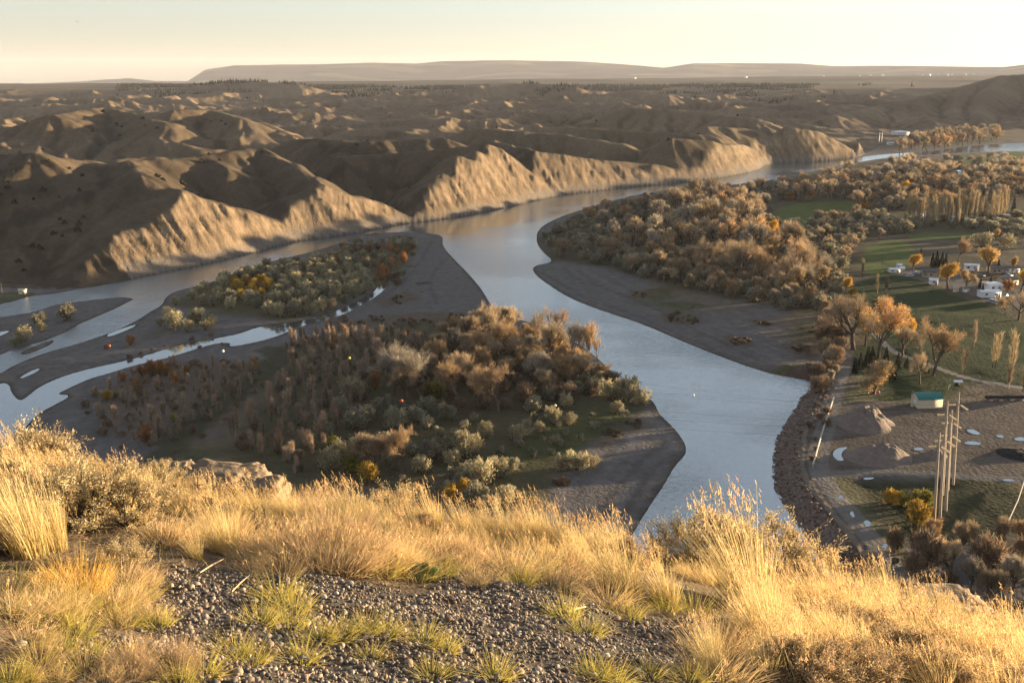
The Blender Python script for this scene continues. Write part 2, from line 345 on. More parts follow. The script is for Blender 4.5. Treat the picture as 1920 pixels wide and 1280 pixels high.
# ------------------------------------------------------------------ ground colours (the albedo of each kind of ground, some light and shade painted in)
REG = {
 'grass': ([(1592,545),(1625,520),(1665,505),(1735,530),(1800,558),(1870,580),(1940,612),(2100,640),(2100,735),(1920,727),(1830,715),(1760,745),(1600,752),(1582,700),(1590,650),(1640,640),(1600,590)], 2.0),
 'meadow': [[(1452,392),(1500,380),(1620,376),(1622,392),(1560,405),(1520,418),(1450,425)], [(1770,297),(1810,290),(1960,284),(1960,302),(1880,310),(1790,306)], [(1905,310),(1960,305),(1960,318),(1900,320)], [(1700,438),(1830,434),(1840,446),(1710,450)], [(1640,455),(1700,450),(1720,480),(1690,505),(1630,520),(1600,490)]],
 'plough': [[(1710,452),(1850,448),(1940,470),(1940,500),(1860,486),(1720,470)], [(1650,252),(1720,250),(1745,258),(1700,268),(1652,268)]],
 'pave': [[(1668,512),(1700,503),(1760,507),(1830,515),(1960,560),(1960,590),(1860,560),(1800,548),(1740,528)], [(1650,250),(1715,250),(1720,262),(1655,266)]],
}
REGW = {k: [chaikin(PL(p, 2.0), 1) for p in ([v[0]] if isinstance(v, tuple) else v)] for k, v in REG.items()}
def lines(pts, z=2.0): return chaikin(PL(pts, z), 2, False)
PATH = lines([(1596,575),(1640,625),(1668,655),(1700,668),(1760,690),(1830,712),(1890,722),(1960,734)])
ROAD = lines([(1590,640),(1578,700),(1565,735),(1556,770),(1540,830),(1530,870),(1545,905),(1575,940),(1605,975),(1640,1015),(1670,1050),(1700,1090),(1760,1150)])
ROAD2 = lines([(1545,892),(1640,884),(1760,890),(1860,897),(1960,903)])
TRAIL = lines([(1572,735),(1530,768),(1512,800),(1502,850),(1505,890),(1530,930),(1580,985),(1620,1040)])
DRYCH = lines([(300,868),(340,820),(400,770),(470,722),(515,690),(525,665),(500,655)], 1.0)
def colours(x, y, z, d, s, cliff, t, n1, n2, yd, rip):
    n = len(x); C = np.empty((n, 3))
    def put(c, m):
        C[:] = C * (1 - m[:, None]) + np.array(c) * m[:, None]
    C[:] = (.125, .095, .066)                                                # litter and dry grass of the flood plain
    put((.05, .058, .024), sstep(.1, .5, n1) * .7)
    put((.125, .115, .115), sstep(52, 26, d + 26 * n1) * .95)               # river gravel
    C *= (1 + .16 * noise(d / 3.2 + .5 * n1, (x + y) / 70, 131) * sstep(40, 20, d) + .10 * n2)[:, None]
    put((.085, .073, .063), sstep(2.6, .5, d + .9 * n2) * .85)
    put((.06, .052, .046), sstep(.7, .2, d + .3 * n2))
    for poly, c, a in [(PL([(520,640),(700,600),(900,590),(1000,620),(1210,740),(1180,775),(1110,830),(1050,890),(960,960),(560,900),(430,860),(520,720)], 1.5), (.075,.065,.036), 1.0),
                       (PL([(320,570),(420,510),(560,490),(640,460),(780,455),(770,520),(700,545),(640,570),(540,600),(420,590)], 1.0), (.085,.072,.04), 1.0),
                       (PL([(1010,445),(1150,380),(1310,356),(1650,298),(1960,298),(1960,640),(1590,640),(1545,592),(1300,548),(1120,498),(1040,482)], 2.0), (.08,.066,.042), 1.0),
                       (PL([(900,860),(1000,800),(1130,770),(1200,760),(1090,840),(1000,880)], 1.5), (.06,.066,.026), 1.0),
                       (PL([(150,740),(260,690),(400,670),(500,690),(480,760),(380,830),(250,830)], 1.0), (.12,.088,.066), .9)]:
        put(c, sstep(-5, 6, sdf(x, y, poly, 60.0) + 5 * n1) * a)
    put((.118, .108, .107), sstep(-2, 5, sdf(x, y, PL([(600,600),(700,545),(790,470),(790,440),(832,442),(850,488),(925,580),(860,602),(760,608),(640,640)], 1.0), 60.) + 4 * n1) * .9)
    for pl in [[(1235,590),(1262,586),(1300,596),(1318,604),(1290,608),(1250,602)],[(1345,625),(1380,630),(1425,648),(1400,652),(1360,640)],[(1400,602),(1440,600),(1450,612),(1410,612)],[(1470,650),(1520,640),(1530,600),(1545,640),(1530,690),(1490,668)],[(1180,545),(1220,552),(1200,560)],[(700,560),(760,545),(790,560),(720,575)],[(620,600),(720,590),(860,588),(880,600),(740,612),(620,620)],[(1120,830),(1165,800),(1215,790),(1160,815),(1125,850)]]:
        put((.10, .072, .045), sstep(-3, 2, sdf(x, y, PL(pl, 1.0), 30.0) + 3 * n1 + 1.5 * n2) * .75)
    for ln in ([(1010,505),(1100,560),(1200,590),(1330,650),(1480,700)],[(1080,520),(1200,565),(1300,615),(1420,670)],[(1290,850),(1240,850),(1170,960)],[(1250,820),(1180,880),(1120,960)],[(850,470),(800,520),(820,570)],[(810,450),(770,520),(690,570)]):
        put((.075, .066, .06), sstep(1.6, .3, segdist(x, y, chaikin(PL(ln, 1.0), 2, False)) + 1.0 * n2) * .5)
    put((.055, .052, .03), sstep(7, 3, segdist(x, y, DRYCH) + 2 * n2) * .9)
    v = s < 0
    for k, c in (('grass', (.028, .043, .013)), ('meadow', (.085, .11, .03)), ('plough', (.10, .08, .06)), ('pave', (.13, .115, .105))):
        for p in REGW[k]: put(c, sstep(-1.5, 1.5, sdf(x, y, p, 30.0) + 1.5 * n1) * v * .95)
    put((.118, .095, .081), sstep(-2, 2, yd + 2.5 * n2 + 2 * n1))
    put((.075, .06, .05), sstep(-2, 2, yd) * sstep(.15, .5, fbm(x / 22, y / 9, 3, 99)) * .8)
    put((.10, .08, .065), sstep(24, 14, rip + 3 * n2) * v * (yd < -2) * .9)
    put((.085, .055, .042), sstep(9, 6.5, d + .8 * n2) * sstep(20, 9, rip) * (d > 0))
    put((.07, .075, .028), sstep(4, 2.5, np.abs(rip - 15) + 1.2 * n2) * (d > 0) * v * .6 * (yd < 0))
    put((.04, .04, .02), sstep(-3, 3, sdf(x, y, PL([(1590,905),(1650,893),(1800,900),(1880,915),(1900,960),(1850,1010),(1720,1020),(1640,960)], 2.0), 30.) + 4 * n1))
    for ln, wd, c, a in ((ROAD, 3.0, (.16, .145, .135), .95), (ROAD2, 2.2, (.17, .15, .135), .9), (PATH, 1.5, (.26, .24, .22), 1), (TRAIL, .9, (.17, .145, .12), .8)):
        put(c, sstep(wd, wd * .75, segdist(x, y, ln) + .35 * n2) * a)
    # hills
    h = s > 0; r = np.hypot(x, y)
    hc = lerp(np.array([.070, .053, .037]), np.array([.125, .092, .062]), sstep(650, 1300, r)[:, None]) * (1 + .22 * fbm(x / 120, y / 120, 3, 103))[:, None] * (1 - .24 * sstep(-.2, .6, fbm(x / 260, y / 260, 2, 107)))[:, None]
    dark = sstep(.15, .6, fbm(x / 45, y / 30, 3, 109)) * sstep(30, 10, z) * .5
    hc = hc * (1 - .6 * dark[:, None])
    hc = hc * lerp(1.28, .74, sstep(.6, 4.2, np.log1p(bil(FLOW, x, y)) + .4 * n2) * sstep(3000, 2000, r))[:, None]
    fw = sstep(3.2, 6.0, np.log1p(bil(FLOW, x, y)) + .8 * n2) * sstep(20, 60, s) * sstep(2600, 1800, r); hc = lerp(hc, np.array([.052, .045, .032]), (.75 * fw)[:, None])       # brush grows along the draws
    st = noise(z / 2.6 + .6 * n1, t / 300, 113)
    cc = np.array([.168, .122, .081]) * (1 + .34 * st + .22 * noise(z / .9, t / 500, 115) + .30 * noise(t / 3.5, z / 14, 117) + .2 * n2 + .12 * n2)[:, None]
    cc = lerp(cc, np.array([.15, .13, .115]), (sstep(7, 3, z + 2 * n1) * .85)[:, None])  # grey strip along the cliff foot: the shade there put into the colour
    cm = cliff[:, None] * (t > 270)[:, None]
    hc = lerp(hc, cc, cm)
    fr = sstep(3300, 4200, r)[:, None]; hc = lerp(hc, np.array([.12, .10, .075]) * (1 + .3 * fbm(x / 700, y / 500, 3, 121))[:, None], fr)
    gf = sstep(.25, .5, noise(x / 900, y / 420, 127)) * sstep(5200, 6500, r); hc = lerp(hc, np.array([.22, .17, .09]), gf[:, None])  # field patches on the far plain, a sunlit tone painted into their colour
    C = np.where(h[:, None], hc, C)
    spit = (s < 2) & (d > 0) & (sdf(x, y, PL([(-420,560),(-100,548),(60,546),(80,552),(40,564),(0,575),(-200,594),(-420,604)], .8), 30.0) > 0); C = np.where(spit[:, None] , lerp(C, np.array([.055, .062, .025]), .8), C)
    return np.clip(C, .01, .9)
na, nr = 1180, 1120
ang = np.radians(np.linspace(-37, 41, na)); rad = 118 * (16500 / 118) ** np.linspace(0, 1, nr)
RR, AA = np.meshgrid(rad, ang, indexing='ij')
tx, ty = (RR * np.sin(AA)).ravel(), (RR * np.cos(AA)).ravel()
full = height(tx, ty, True); tz = full[0]
tc_ = colours(tx, ty, *full)
ii = np.arange(nr * na).reshape(nr, na)
fq = np.stack([ii[:-1, :-1], ii[:-1, 1:], ii[1:, 1:], ii[1:, :-1]], -1).reshape(-1, 4)[:, ::-1]
m_ground = mat('ground', (.1, .1, .1), .95, .35, .22, vcol=True, bump=(.9, .35), noise2=(3.0, .18), spec=.1)
terrain = struct(obj('terrain', mesh_np('terrain', np.stack([tx, ty, tz], 1), [fq], m_ground, tc_, smooth=True)))
del fq, RR, AA
print('terrain', round(time.time() - T0, 1))
# water: one sheet at the river's level
def water_mat(name, col, rough, waves):
    m = bpy.data.materials.new(name); m.use_nodes = True; n = m.node_tree.nodes; l = m.node_tree.links; n.remove(n['Principled BSDF'])
    df = n.new('ShaderNodeBsdfDiffuse'); df.inputs[0].default_value = (*col, 1); b = n.new('ShaderNodeBsdfGlossy'); b.inputs['Color'].default_value = (.88, .94, 1, 1); b.inputs['Roughness'].default_value = rough
    fr = n.new('ShaderNodeFresnel'); fr.inputs[0].default_value = 1.33; fm = n.new('ShaderNodeMapRange'); fm.inputs[3].default_value = .38; l.new(fr.outputs[0], fm.inputs[0])
    mx = n.new('ShaderNodeMixShader'); l.new(fm.outputs[0], mx.inputs[0]); l.new(df.outputs[0], mx.inputs[1]); l.new(b.outputs[0], mx.inputs[2]); l.new(mx.outputs[0], n['Material Output'].inputs[0])
    tc = n.new('ShaderNodeTexCoord'); mp = n.new('ShaderNodeMapping'); mp.inputs['Scale'].default_value = (1.0, 1.6, 1); mp.inputs['Rotation'].default_value = (0, 0, .6)
    l.new(tc.outputs['Object'], mp.inputs[0]); prev = None
    big = n.new('ShaderNodeTexNoise'); big.inputs['Scale'].default_value = .012; big.inputs['Detail'].default_value = 3; l.new(tc.outputs['Object'], big.inputs[0])
    mr = n.new('ShaderNodeMapRange'); mr.inputs[1].default_value = .42; mr.inputs[2].default_value = .6; mr.inputs[3].default_value = .35; mr.inputs[4].default_value = 1.0; l.new(big.outputs[0], mr.inputs[0])
    sx = n.new('ShaderNodeSeparateXYZ'); l.new(tc.outputs['Object'], sx.inputs[0]); cm = n.new('ShaderNodeMapRange')      # the pool under the cliffs lies calmer than the run below it
    cm.inputs[1].default_value = 470; cm.inputs[2].default_value = 620; cm.inputs[3].default_value = 1; cm.inputs[4].default_value = .35; l.new(sx.outputs[1], cm.inputs[0])
    mu = n.new('ShaderNodeMath'); mu.operation = 'MULTIPLY'; l.new(mr.outputs[0], mu.inputs[0]); l.new(cm.outputs[0], mu.inputs[1]); mr = mu
    for sc_, dist in waves:
        t = n.new('ShaderNodeTexNoise'); t.inputs['Scale'].default_value = sc_; t.inputs['Detail'].default_value = 3; l.new(mp.outputs[0], t.inputs[0])
        bp = n.new('ShaderNodeBump'); bp.inputs['Distance'].default_value = dist; l.new(mr.outputs[0], bp.inputs['Strength']); l.new(t.outputs[0], bp.inputs['Height'])
        if prev: l.new(prev.outputs[0], bp.inputs['Normal'])
        prev = bp
    if prev: l.new(prev.outputs[0], b.inputs['Normal'])
    return m
m_water = water_mat('river_water', (.075, .082, .085), .08, [(.09, .2), (.35, .3), (1.0, .34)])
river = struct(obj('river', mesh_np('river', [[-1200, 60, 0], [1500, 60, 0], [1500, 1500, 0], [-1200, 1500, 0]], [[[0, 1, 2, 3]]], m_water)))
m_calm = water_mat('calm_water', (.06, .066, .07), .03, [(.5, .03)])
for pl in WP[1:]:
    a2 = (np.roll(pl[:, 0], -1) * pl[:, 1] - pl[:, 0] * np.roll(pl[:, 1], -1)).sum(); q = pl if a2 < 0 else pl[::-1]
    struct(obj('side_channel', mesh_np('side_channel', np.column_stack([q, np.full(len(q), .014)]), [np.arange(len(q))[None]], m_calm)))
# ------------------------------------------------------------------ vegetation
class Geo:
    def __init__(s): s.V = []; s.Q = []; s.T = []; s.C = []; s.n = 0; s.mq = []; s.mt = []
    def add(s, V, Q=None, T=None, c=(1, 1, 1), m=0):
        V = np.asarray(V, float); s.V.append(V); cc = np.asarray(c, float)
        s.C.append(np.broadcast_to(cc, V.shape) if cc.ndim == 1 else cc)
        if Q is not None and len(Q): s.Q.append(np.asarray(Q) + s.n); s.mq.append(np.full(len(Q), m))
        if T is not None and len(T): s.T.append(np.asarray(T) + s.n); s.mt.append(np.full(len(T), m))
        s.n += len(V)
    def tube(s, pts, rad, k=5, c=(1, 1, 1), m=0):
        pts = np.asarray(pts, float); n = len(pts); rad = np.broadcast_to(rad, (n,))
        d = np.gradient(pts, axis=0); d /= np.linalg.norm(d, axis=1)[:, None] + 1e-9
        a = np.cross(d, [0.31, 0.87, 0.17] if abs(d[0, 2]) > .5 else [0, 0, 1.0]); a /= np.linalg.norm(a, axis=1)[:, None] + 1e-9
        b = np.cross(d, a); th = np.arange(k) * 2 * np.pi / k
        V = pts[:, None] + rad[:, None, None] * (np.cos(th)[None, :, None] * a[:, None] + np.sin(th)[None, :, None] * b[:, None])
        i = np.arange(n - 1)[:, None] * k + np.arange(k)[None]; j = np.arange(n - 1)[:, None] * k + (np.arange(k)[None] + 1) % k
        s.add(V.reshape(-1, 3), np.stack([i, j, j + k, i + k], -1).reshape(-1, 4), None, c, m)
    def ribbons(s, p, d, L, W, c, m=0, rng=None, bend=0.0, taper=.4):
        """one small leaf or twig face each: from p along d"""
        n = len(p); d = d / (np.linalg.norm(d, axis=1)[:, None] + 1e-9)
        r = rng.normal(size=(n, 3)); a = np.cross(d, r); a /= np.linalg.norm(a, axis=1)[:, None] + 1e-9
        L = np.broadcast_to(L, (n,))[:, None]; W = np.broadcast_to(W, (n,))[:, None]
        q = p + d * L; q[:, 2] -= bend * L[:, 0]
        V = np.stack([p - a * W * .5, p + a * W * .5, q + a * W * .5 * taper, q - a * W * .5 * taper], 1).reshape(-1, 3)
        s.add(V, np.arange(4 * n).reshape(-1, 4), None, np.repeat(c, 4, 0) if np.ndim(c) == 2 else c, m)
    def mesh(s, name, mats, smooth=False):
        fs = ([np.vstack(s.Q)] if s.Q else []) + ([np.vstack(s.T)] if s.T else [])
        mi = np.concatenate(s.mq + s.mt); return mesh_np(name, np.vstack(s.V), fs, mats, np.vstack(s.C), smooth, mi)
m_bark = mat('bark', (.12, .09, .07), .9, 2.0, .3, rand=.2)
m_bare = mat('bare_twigs', (1, 1, 1), .9, .25, .25, vcol=True, rand=.28, trans=.25)
m_leaf = mat('leaves', (1, 1, 1), .8, .3, .25, vcol=True, rand=.22, trans=.35)
m_needle = mat('needles', (1, 1, 1), .8, .5, .2, vcol=True, rand=.15)
def unit(v): return v / (np.linalg.norm(v) + 1e-9)
def skeleton(rng, g, H, trunk_h, spread, levels=4, r0=None, fork=1, lean=.0):
    """trunk and limbs as tapering tubes into g; returns the twig ends (point, direction)"""
    ends = []
    def br(p, d, L, r, lev):
        n = 4; pts = [p]; q = p.copy(); dd = d.copy()
        for i in range(n):
            dd = unit(dd + rng.normal(size=3) * (.10 if lev == 0 else .18) + np.array([0, 0, .10 if lev else .05])); q = q + dd * L / n; pts.append(q.copy())
        if lev < 4: g.tube(pts, np.linspace(r, r * .62, n + 1), 6 if lev == 0 else (4 if lev < 3 else 3), (1, 1, 1), 0)
        if lev >= levels: ends.append((pts[-1], dd)); ends.append((pts[2], dd)); return
        k = 4 if lev == 0 else (3 if lev < 3 else 2)
        for j in range(k):
            t = rng.integers(2, n + 1) if lev else n - (j % 2)
            az = rng.uniform(0, 2 * np.pi) if lev else j * 2 * np.pi / k + rng.uniform(-.4, .4)
            side = unit(np.cross(dd, [math.cos(az), math.sin(az), .3])); ang = spread * rng.uniform(.6, 1.25)
            br(pts[t], unit(dd * math.cos(ang) + side * math.sin(ang)), L * rng.uniform(.55, .8) * (1.15 if lev == 0 else 1), r * .55, lev + 1)
        br(pts[-1], unit(dd + rng.normal(size=3) * .15), L * .72, r * .62, lev + 1)
    for f in range(fork):
        a = rng.uniform(0, 6.28); d = unit(np.array([math.cos(a) * (.25 if fork > 1 else .06) + lean, math.sin(a) * (.25 if fork > 1 else .06), 1.0]))
        br(np.array([0, 0, -.3]), d, trunk_h, r0 or H * .022, 0)
    return ends
def fit(gs, ends, H):
    z = max(e[0][2] for e in ends); k = H / z
    for g in gs: g.V = [v * k for v in g.V]
    return [(p * k, d) for p, d in ends]
def vary(rng, c, n, amt): 
    return np.clip(np.array(c)[None] * (1 + amt * rng.normal(size=(n, 1))) * (1 + .06 * rng.normal(size=(n, 3))), .004, .95)
BARES = [(.42, .325, .215), (.36, .27, .18), (.33, .285, .225), (.42, .285, .16)]
BARE, GOLD = (.38, .29, .19), (.62, .36, .055)
def make_cottonwood(seed, H=18.0, leaf=None, trunk_h=4.0, spread=.62, fork=1, leafn=14, twigs=7, levels=4, wid=.10, part_gold=None):
    rng = np.random.default_rng(seed); g = Geo(); c = Geo()
    ends = fit([g], skeleton(rng, g, H, trunk_h, spread, levels, fork=fork), H)
    pts = np.array([e[0] for e in ends]); dr = np.array([e[1] for e in ends])
    p = np.repeat(pts, twigs, 0) + rng.normal(size=(len(pts) * twigs, 3)) * .35
    d = np.repeat(dr, twigs, 0) * .9 + rng.normal(size=(len(p), 3)) * .55 + np.array([0, 0, .35])
    c.ribbons(p, d, rng.uniform(.7, 1.9, len(p)), rng.uniform(.6, 1.3, len(p)) * wid, vary(rng, BARES[seed % 4], len(p), .2), 0, rng)
    if leaf is not None:
        sel = pts if part_gold is None else pts[part_gold(pts, rng)]
        p = np.repeat(sel, leafn, 0) + rng.normal(size=(len(sel) * leafn, 3)) * .75
        c.ribbons(p, rng.normal(size=(len(p), 3)), rng.uniform(.3, .55, len(p)), rng.uniform(.25, .42, len(p)), vary(rng, leaf, len(p), .2), 1, rng, taper=.7)
    return g.mesh('trunk', [m_bark], True), c.mesh('crown', [m_bare, m_leaf])
def make_bush(seed, H=5.0, W=6.0, col=(.17, .155, .105), n=1500, plume=14, lw=.16, ll=.42):
    """many-stemmed bush of upright plumes"""
    rng = np.random.default_rng(seed); g = Geo(); c = Geo(); per = n // plume
    for i in range(plume):
        a = rng.uniform(0, 6.28); r = W * .5 * math.sqrt(rng.uniform(0, 1)) * .78
        top = np.array([math.cos(a) * r, math.sin(a) * r * rng.uniform(.7, 1), H * (1 - .55 * (r / (W * .5)) ** 2) * rng.uniform(.72, 1.02)])
        b = top * [.18, .18, 0]; mid = lerp(b, top, .55) + np.array([math.cos(a), math.sin(a), 0]) * .05 * W
        g.tube([b, mid, top], [.035 * H * .4, .02 * H * .4, .005], 3)
        t = rng.uniform(.12, 1.0, per) ** .75; ax = (1 - t)[:, None] ** 2 * b + (2 * t * (1 - t))[:, None] * mid + (t ** 2)[:, None] * top
        rad = W * .17 * (1.05 - t) ** .55 + .1
        p = ax + rng.normal(size=(per, 3)) * rad[:, None] * np.array([.6, .6, .45])
        p[:, 2] = np.maximum(p[:, 2], .05)
        d = unit(top - b) * .9 + rng.normal(size=(per, 3)) * .5 + (p - ax) * .6 / W
        sh = 1 + .18 * rng.normal()
        c.ribbons(p, d, rng.uniform(.6, 1.5, per) * ll, rng.uniform(.6, 1.4, per) * lw, vary(rng, np.array(col) * sh, per, .22), 0, rng, taper=.5)
    return g.mesh('stem', [m_bark]), c.mesh('crown', [m_leaf])
def make_plume(seed, H=5.5, W=1.5, col=(.36, .27, .20), n=170, wid=.05, stems=3):
    rng = np.random.default_rng(seed); g = Geo(); c = Geo()
    for i in range(stems):
        a = rng.uniform(0, 6.28); b = np.array([math.cos(a), math.sin(a), 0]) * W * .12 * (stems > 1); h = H * rng.uniform(.75, 1)
        top = np.array([math.cos(a) * W * .22, math.sin(a) * W * .22, h]); g.tube([b, lerp(b, top, .5), top], [.012 * H, .009 * H, .003 * H], 3)
        t = rng.uniform(.15, 1, n) ** .8; ax = lerp(b, top, t[:, None]); 
        sp_ = W * .30 * np.sin(np.pi * np.clip(t * .93 + .05, 0, 1)) + .03
        az = rng.uniform(0, 6.28, n); out = np.stack([np.cos(az), np.sin(az), np.zeros(n)], 1)
        p = ax + out * (sp_ * rng.uniform(0, .5, n))[:, None]; d = out * .42 + np.array([0, 0, 1.0]) + rng.normal(size=(n, 3)) * .12
        c.ribbons(p, d, rng.uniform(.09, .2, n) * H, rng.uniform(.6, 1.4, n) * wid, vary(rng, col, n, .2), 0, rng)
    return g.mesh('stem', [m_bark]), c.mesh('crown', [m_bare])
def make_spruce(seed, H=9.0, W=4.2, col=(.022, .032, .018), n=1500):
    rng = np.random.default_rng(seed); g = Geo(); c = Geo()
    g.tube([[0, 0, -.2], [0, 0, H * .5], [0, 0, H]], [.02 * H, .012 * H, .002 * H], 5)
    t = rng.uniform(.04, 1, n); lay = np.round(t * 16) / 16; t = np.where(rng.uniform(size=n) < .75, lay + rng.normal(size=n) * .012, t); t = np.clip(t, .03, .99)
    az = rng.uniform(0, 6.28, n); R = W * .5 * (1 - t) ** .85 * (.8 + .2 * np.cos(az * 5 + lay * 40)) * rng.uniform(.45, 1, n) ** .5
    out = np.stack([np.cos(az), np.sin(az), np.zeros(n)], 1); p = out * (R * .55)[:, None]; p[:, 2] = t * H
    c.ribbons(p, out + np.array([0, 0, -.25]) + rng.normal(size=(n, 3)) * .2, .12 + R * .5, rng.uniform(.15, .3, n) * H / 9, vary(rng, col, n, .25), 0, rng)
    return g.mesh('trunk', [m_bark]), c.mesh('crown', [m_needle])
def make_juniper(seed, H=2.4, W=2.6, n=130):
    rng = np.random.default_rng(seed); c = Geo()
    u = rng.normal(size=(n, 3)); u /= np.linalg.norm(u, axis=1)[:, None]; u[:, 2] = np.abs(u[:, 2])
    p = u * rng.uniform(.5, 1, (n, 1)) * [W / 2, W / 2, H * .8]
    c.ribbons(p, u + [0, 0, .6] + rng.normal(size=(n, 3)) * .4, rng.uniform(.3, .7, n), rng.uniform(.25, .5, n), vary(rng, (.035, .034, .022), n, .25), 0, rng)
    c.tube([[0, 0, -.3], [0, 0, H * .5]], [.12, .06], 4, (.1, .08, .06))
    return c.mesh('juniper', [m_needle])
def half_top(p, rng): return rng.uniform(size=len(p)) < np.clip((p[:, 2] / p[:, 2].max() - .35) * 1.6, .1, .95)
def low_gold(p, rng): return rng.uniform(size=len(p)) < np.clip(1.1 - p[:, 2] / p[:, 2].max(), .1, .8)
PROTO = {
 'bare': [make_cottonwood(100 + i, 18, None, 3.6 + i * .5, .6, fork=1 + (i == 2)) for i in range(4)],
 'bare_far': [make_cottonwood(140 + i, 16, None, 3.2, .62, levels=3, twigs=10, wid=.22) for i in range(4)],
 'tuft': [make_cottonwood(120 + i, 12, None, 2.4, .62, fork=2, levels=3, twigs=16, wid=.13) for i in range(4)],
 'tall': [make_cottonwood(130 + i, 22, None, 9.0, .34, levels=3, twigs=14, wid=.07) for i in range(3)],
 'gold': [make_cottonwood(150 + i, 14, GOLD, 2.6, .62, levels=3, leafn=34, twigs=5) for i in range(2)],
 'gold_top': [make_cottonwood(156, 24, (.60, .30, .08), 6.0, .55, fork=1, levels=4, leafn=7, part_gold=half_top)],
 'gold_low': [make_cottonwood(157, 20, (.62, .38, .05), 5.0, .6, levels=4, leafn=8, part_gold=low_gold)],
 'gold_thin': [make_cottonwood(158, 13, (.50, .30, .085), 2.4, .6, levels=3, leafn=9, twigs=16)],
 'gold_up': [make_cottonwood(159, 15, (.52, .33, .08), 2.6, .38, levels=3, leafn=12, twigs=12)],
 'olive': [make_bush(200 + i, 5.2, 6.2, (.37, .325, .205)) for i in range(4)],
 'sage': [make_bush(210 + i, 4.2, 5.6, (.26, .24, .17)) for i in range(3)],
 'yellow_bush': [make_bush(220 + i, 4.4, 6.0, (.42, .27, .045)) for i in range(2)],
 'green_bush': [make_bush(224 + i, 4.0, 5.2, (.22, .20, .04)) for i in range(2)],
 'rust_bush': [make_bush(228 + i, 4.4, 4.6, (.34, .17, .065), lw=.12) for i in range(2)],
 'brush': [make_bush(232 + i, 3.2, 5.0, (.21, .15, .105), n=1200, lw=.09, ll=.6) for i in range(3)],
 'plume': [make_plume(240 + i) for i in range(5)],
 'poplar': [make_plume(250 + i, 13, 3.4, (.36, .28, .17), 200, .10, 2) for i in range(3)],
 'poplar_bare': [make_plume(255 + i, 13, 3.6, (.28, .21, .15), 330, .07, 2) for i in range(2)],
 'spruce': [make_spruce(260 + i) for i in range(3)],
}
PH = {'bare': 18, 'bare_far': 16, 'tuft': 12, 'tall': 22, 'gold': 14, 'gold_top': 24, 'gold_low': 20, 'gold_thin': 13, 'gold_up': 15, 'olive': 5.2, 'sage': 4.2, 'yellow_bush': 4.4, 'green_bush': 4.0, 'rust_bush': 4.4, 'brush': 3.2, 'plume': 5.5, 'poplar': 13, 'poplar_bare': 13, 'spruce': 9}
PNAME = {'bare': 'cottonwood', 'bare_far': 'bare_tree', 'tuft': 'bushy_tree', 'tall': 'cottonwood', 'gold': 'yellow_tree', 'gold_top': 'orange_tree', 'gold_low': 'yellow_tree', 'gold_thin': 'golden_tree', 'gold_up': 'golden_tree',
 'olive': 'olive_shrub', 'sage': 'grey_shrub', 'yellow_bush': 'yellow_shrub', 'green_bush': 'green_shrub', 'rust_bush': 'rusty_shrub', 'brush': 'brush_clump', 'plume': 'sapling', 'poplar': 'poplar', 'poplar_bare': 'poplar', 'spruce': 'spruce'}
JOINED = {}
def joined(kind, i):
    """the same tree as one mesh, for the many that stand too far off to show their parts"""
    if (kind, i) not in JOINED:
        a, b = PROTO[kind][i]; vs_, fs, cs, mi = [], [], [], []; n0 = 0; mats = list(a.materials) + list(b.materials)
        quads = []
        for me, mo in ((a, 0), (b, len(a.materials))):
            n = len(me.vertices); v = np.empty(n * 3, np.float32); me.vertices.foreach_get('co', v); vs_.append(v.reshape(-1, 3))
            c = np.empty(n * 4, np.float32); me.color_attributes['col'].data.foreach_get('color', c); cs.append(c.reshape(-1, 4)[:, :3])
            q = np.empty(len(me.loops), np.int32); me.loops.foreach_get('vertex_index', q); quads.append(q.reshape(-1, 4) + n0)
            k = np.empty(len(me.polygons), np.int32); me.polygons.foreach_get('material_index', k); mi.append(k + mo); n0 += n
        JOINED[(kind, i)] = mesh_np(PNAME[kind], np.vstack(vs_), [np.vstack(quads)], mats, np.vstack(cs), False, np.concatenate(mi))
    return JOINED[(kind, i)]
LOW = {k: [(lambda t, c: (t, c))(*make_bush(300 + i, H, W, col, n=300, plume=9, lw=lw, ll=ll)) for i in range(3)] for k, H, W, col, lw, ll in
       (('sage', 4.2, 5.6, (.20, .185, .135), .34, .7), ('rust_bush', 4.4, 4.6, (.34, .17, .065), .3, .6))}
def arrays(me):
    n = len(me.vertices); v = np.empty(n * 3, np.float32); me.vertices.foreach_get('co', v); c = np.empty(n * 4, np.float32); me.color_attributes['col'].data.foreach_get('color', c)
    q = np.empty(len(me.loops), np.int32); me.loops.foreach_get('vertex_index', q); return v.reshape(-1, 3), c.reshape(-1, 4)[:, :3], q.reshape(-1, 4)
def mass(name, items, label):
    """growth past counting as one object: items of (kind, point, height, width factor)"""
    V, C, Q, n0 = [], [], [], 0; src = {}
    for kd, loc, H, wd in items:
        i = int(RNG.integers(3)); me = (LOW[kd] if kd in LOW else PROTO[kd])[i][1]
        if me.name not in src: src[me.name] = arrays(me)
        v, c, q = src[me.name]; k = H / PH[kd]; a = RNG.uniform(0, 6.28); x, y = v[:, 0] * k * wd, v[:, 1] * k * wd
        V.append(np.stack([x * math.cos(a) - y * math.sin(a), x * math.sin(a) + y * math.cos(a), v[:, 2] * k], 1) + np.array(loc)); C.append(c * RNG.uniform(.8, 1.2)); Q.append(q + n0); n0 += len(v)
    tag(obj(name, mesh_np(name, np.vstack(V), [np.vstack(Q)], m_leaf, np.vstack(C))), label, name.replace('_', ' '), kind='stuff')
def ground_px(uv, z0=1.5):
    uv = np.asarray(uv, float).reshape(-1, 2); z = np.full(len(uv), z0)
    for _ in range(5):
        q = np.array([P(u, v, zz) for (u, v), zz in zip(uv, z)]); z = lerp(z, height(q[:, 0], q[:, 1]), .8)
    q[:, 2] = height(q[:, 0], q[:, 1]); return q
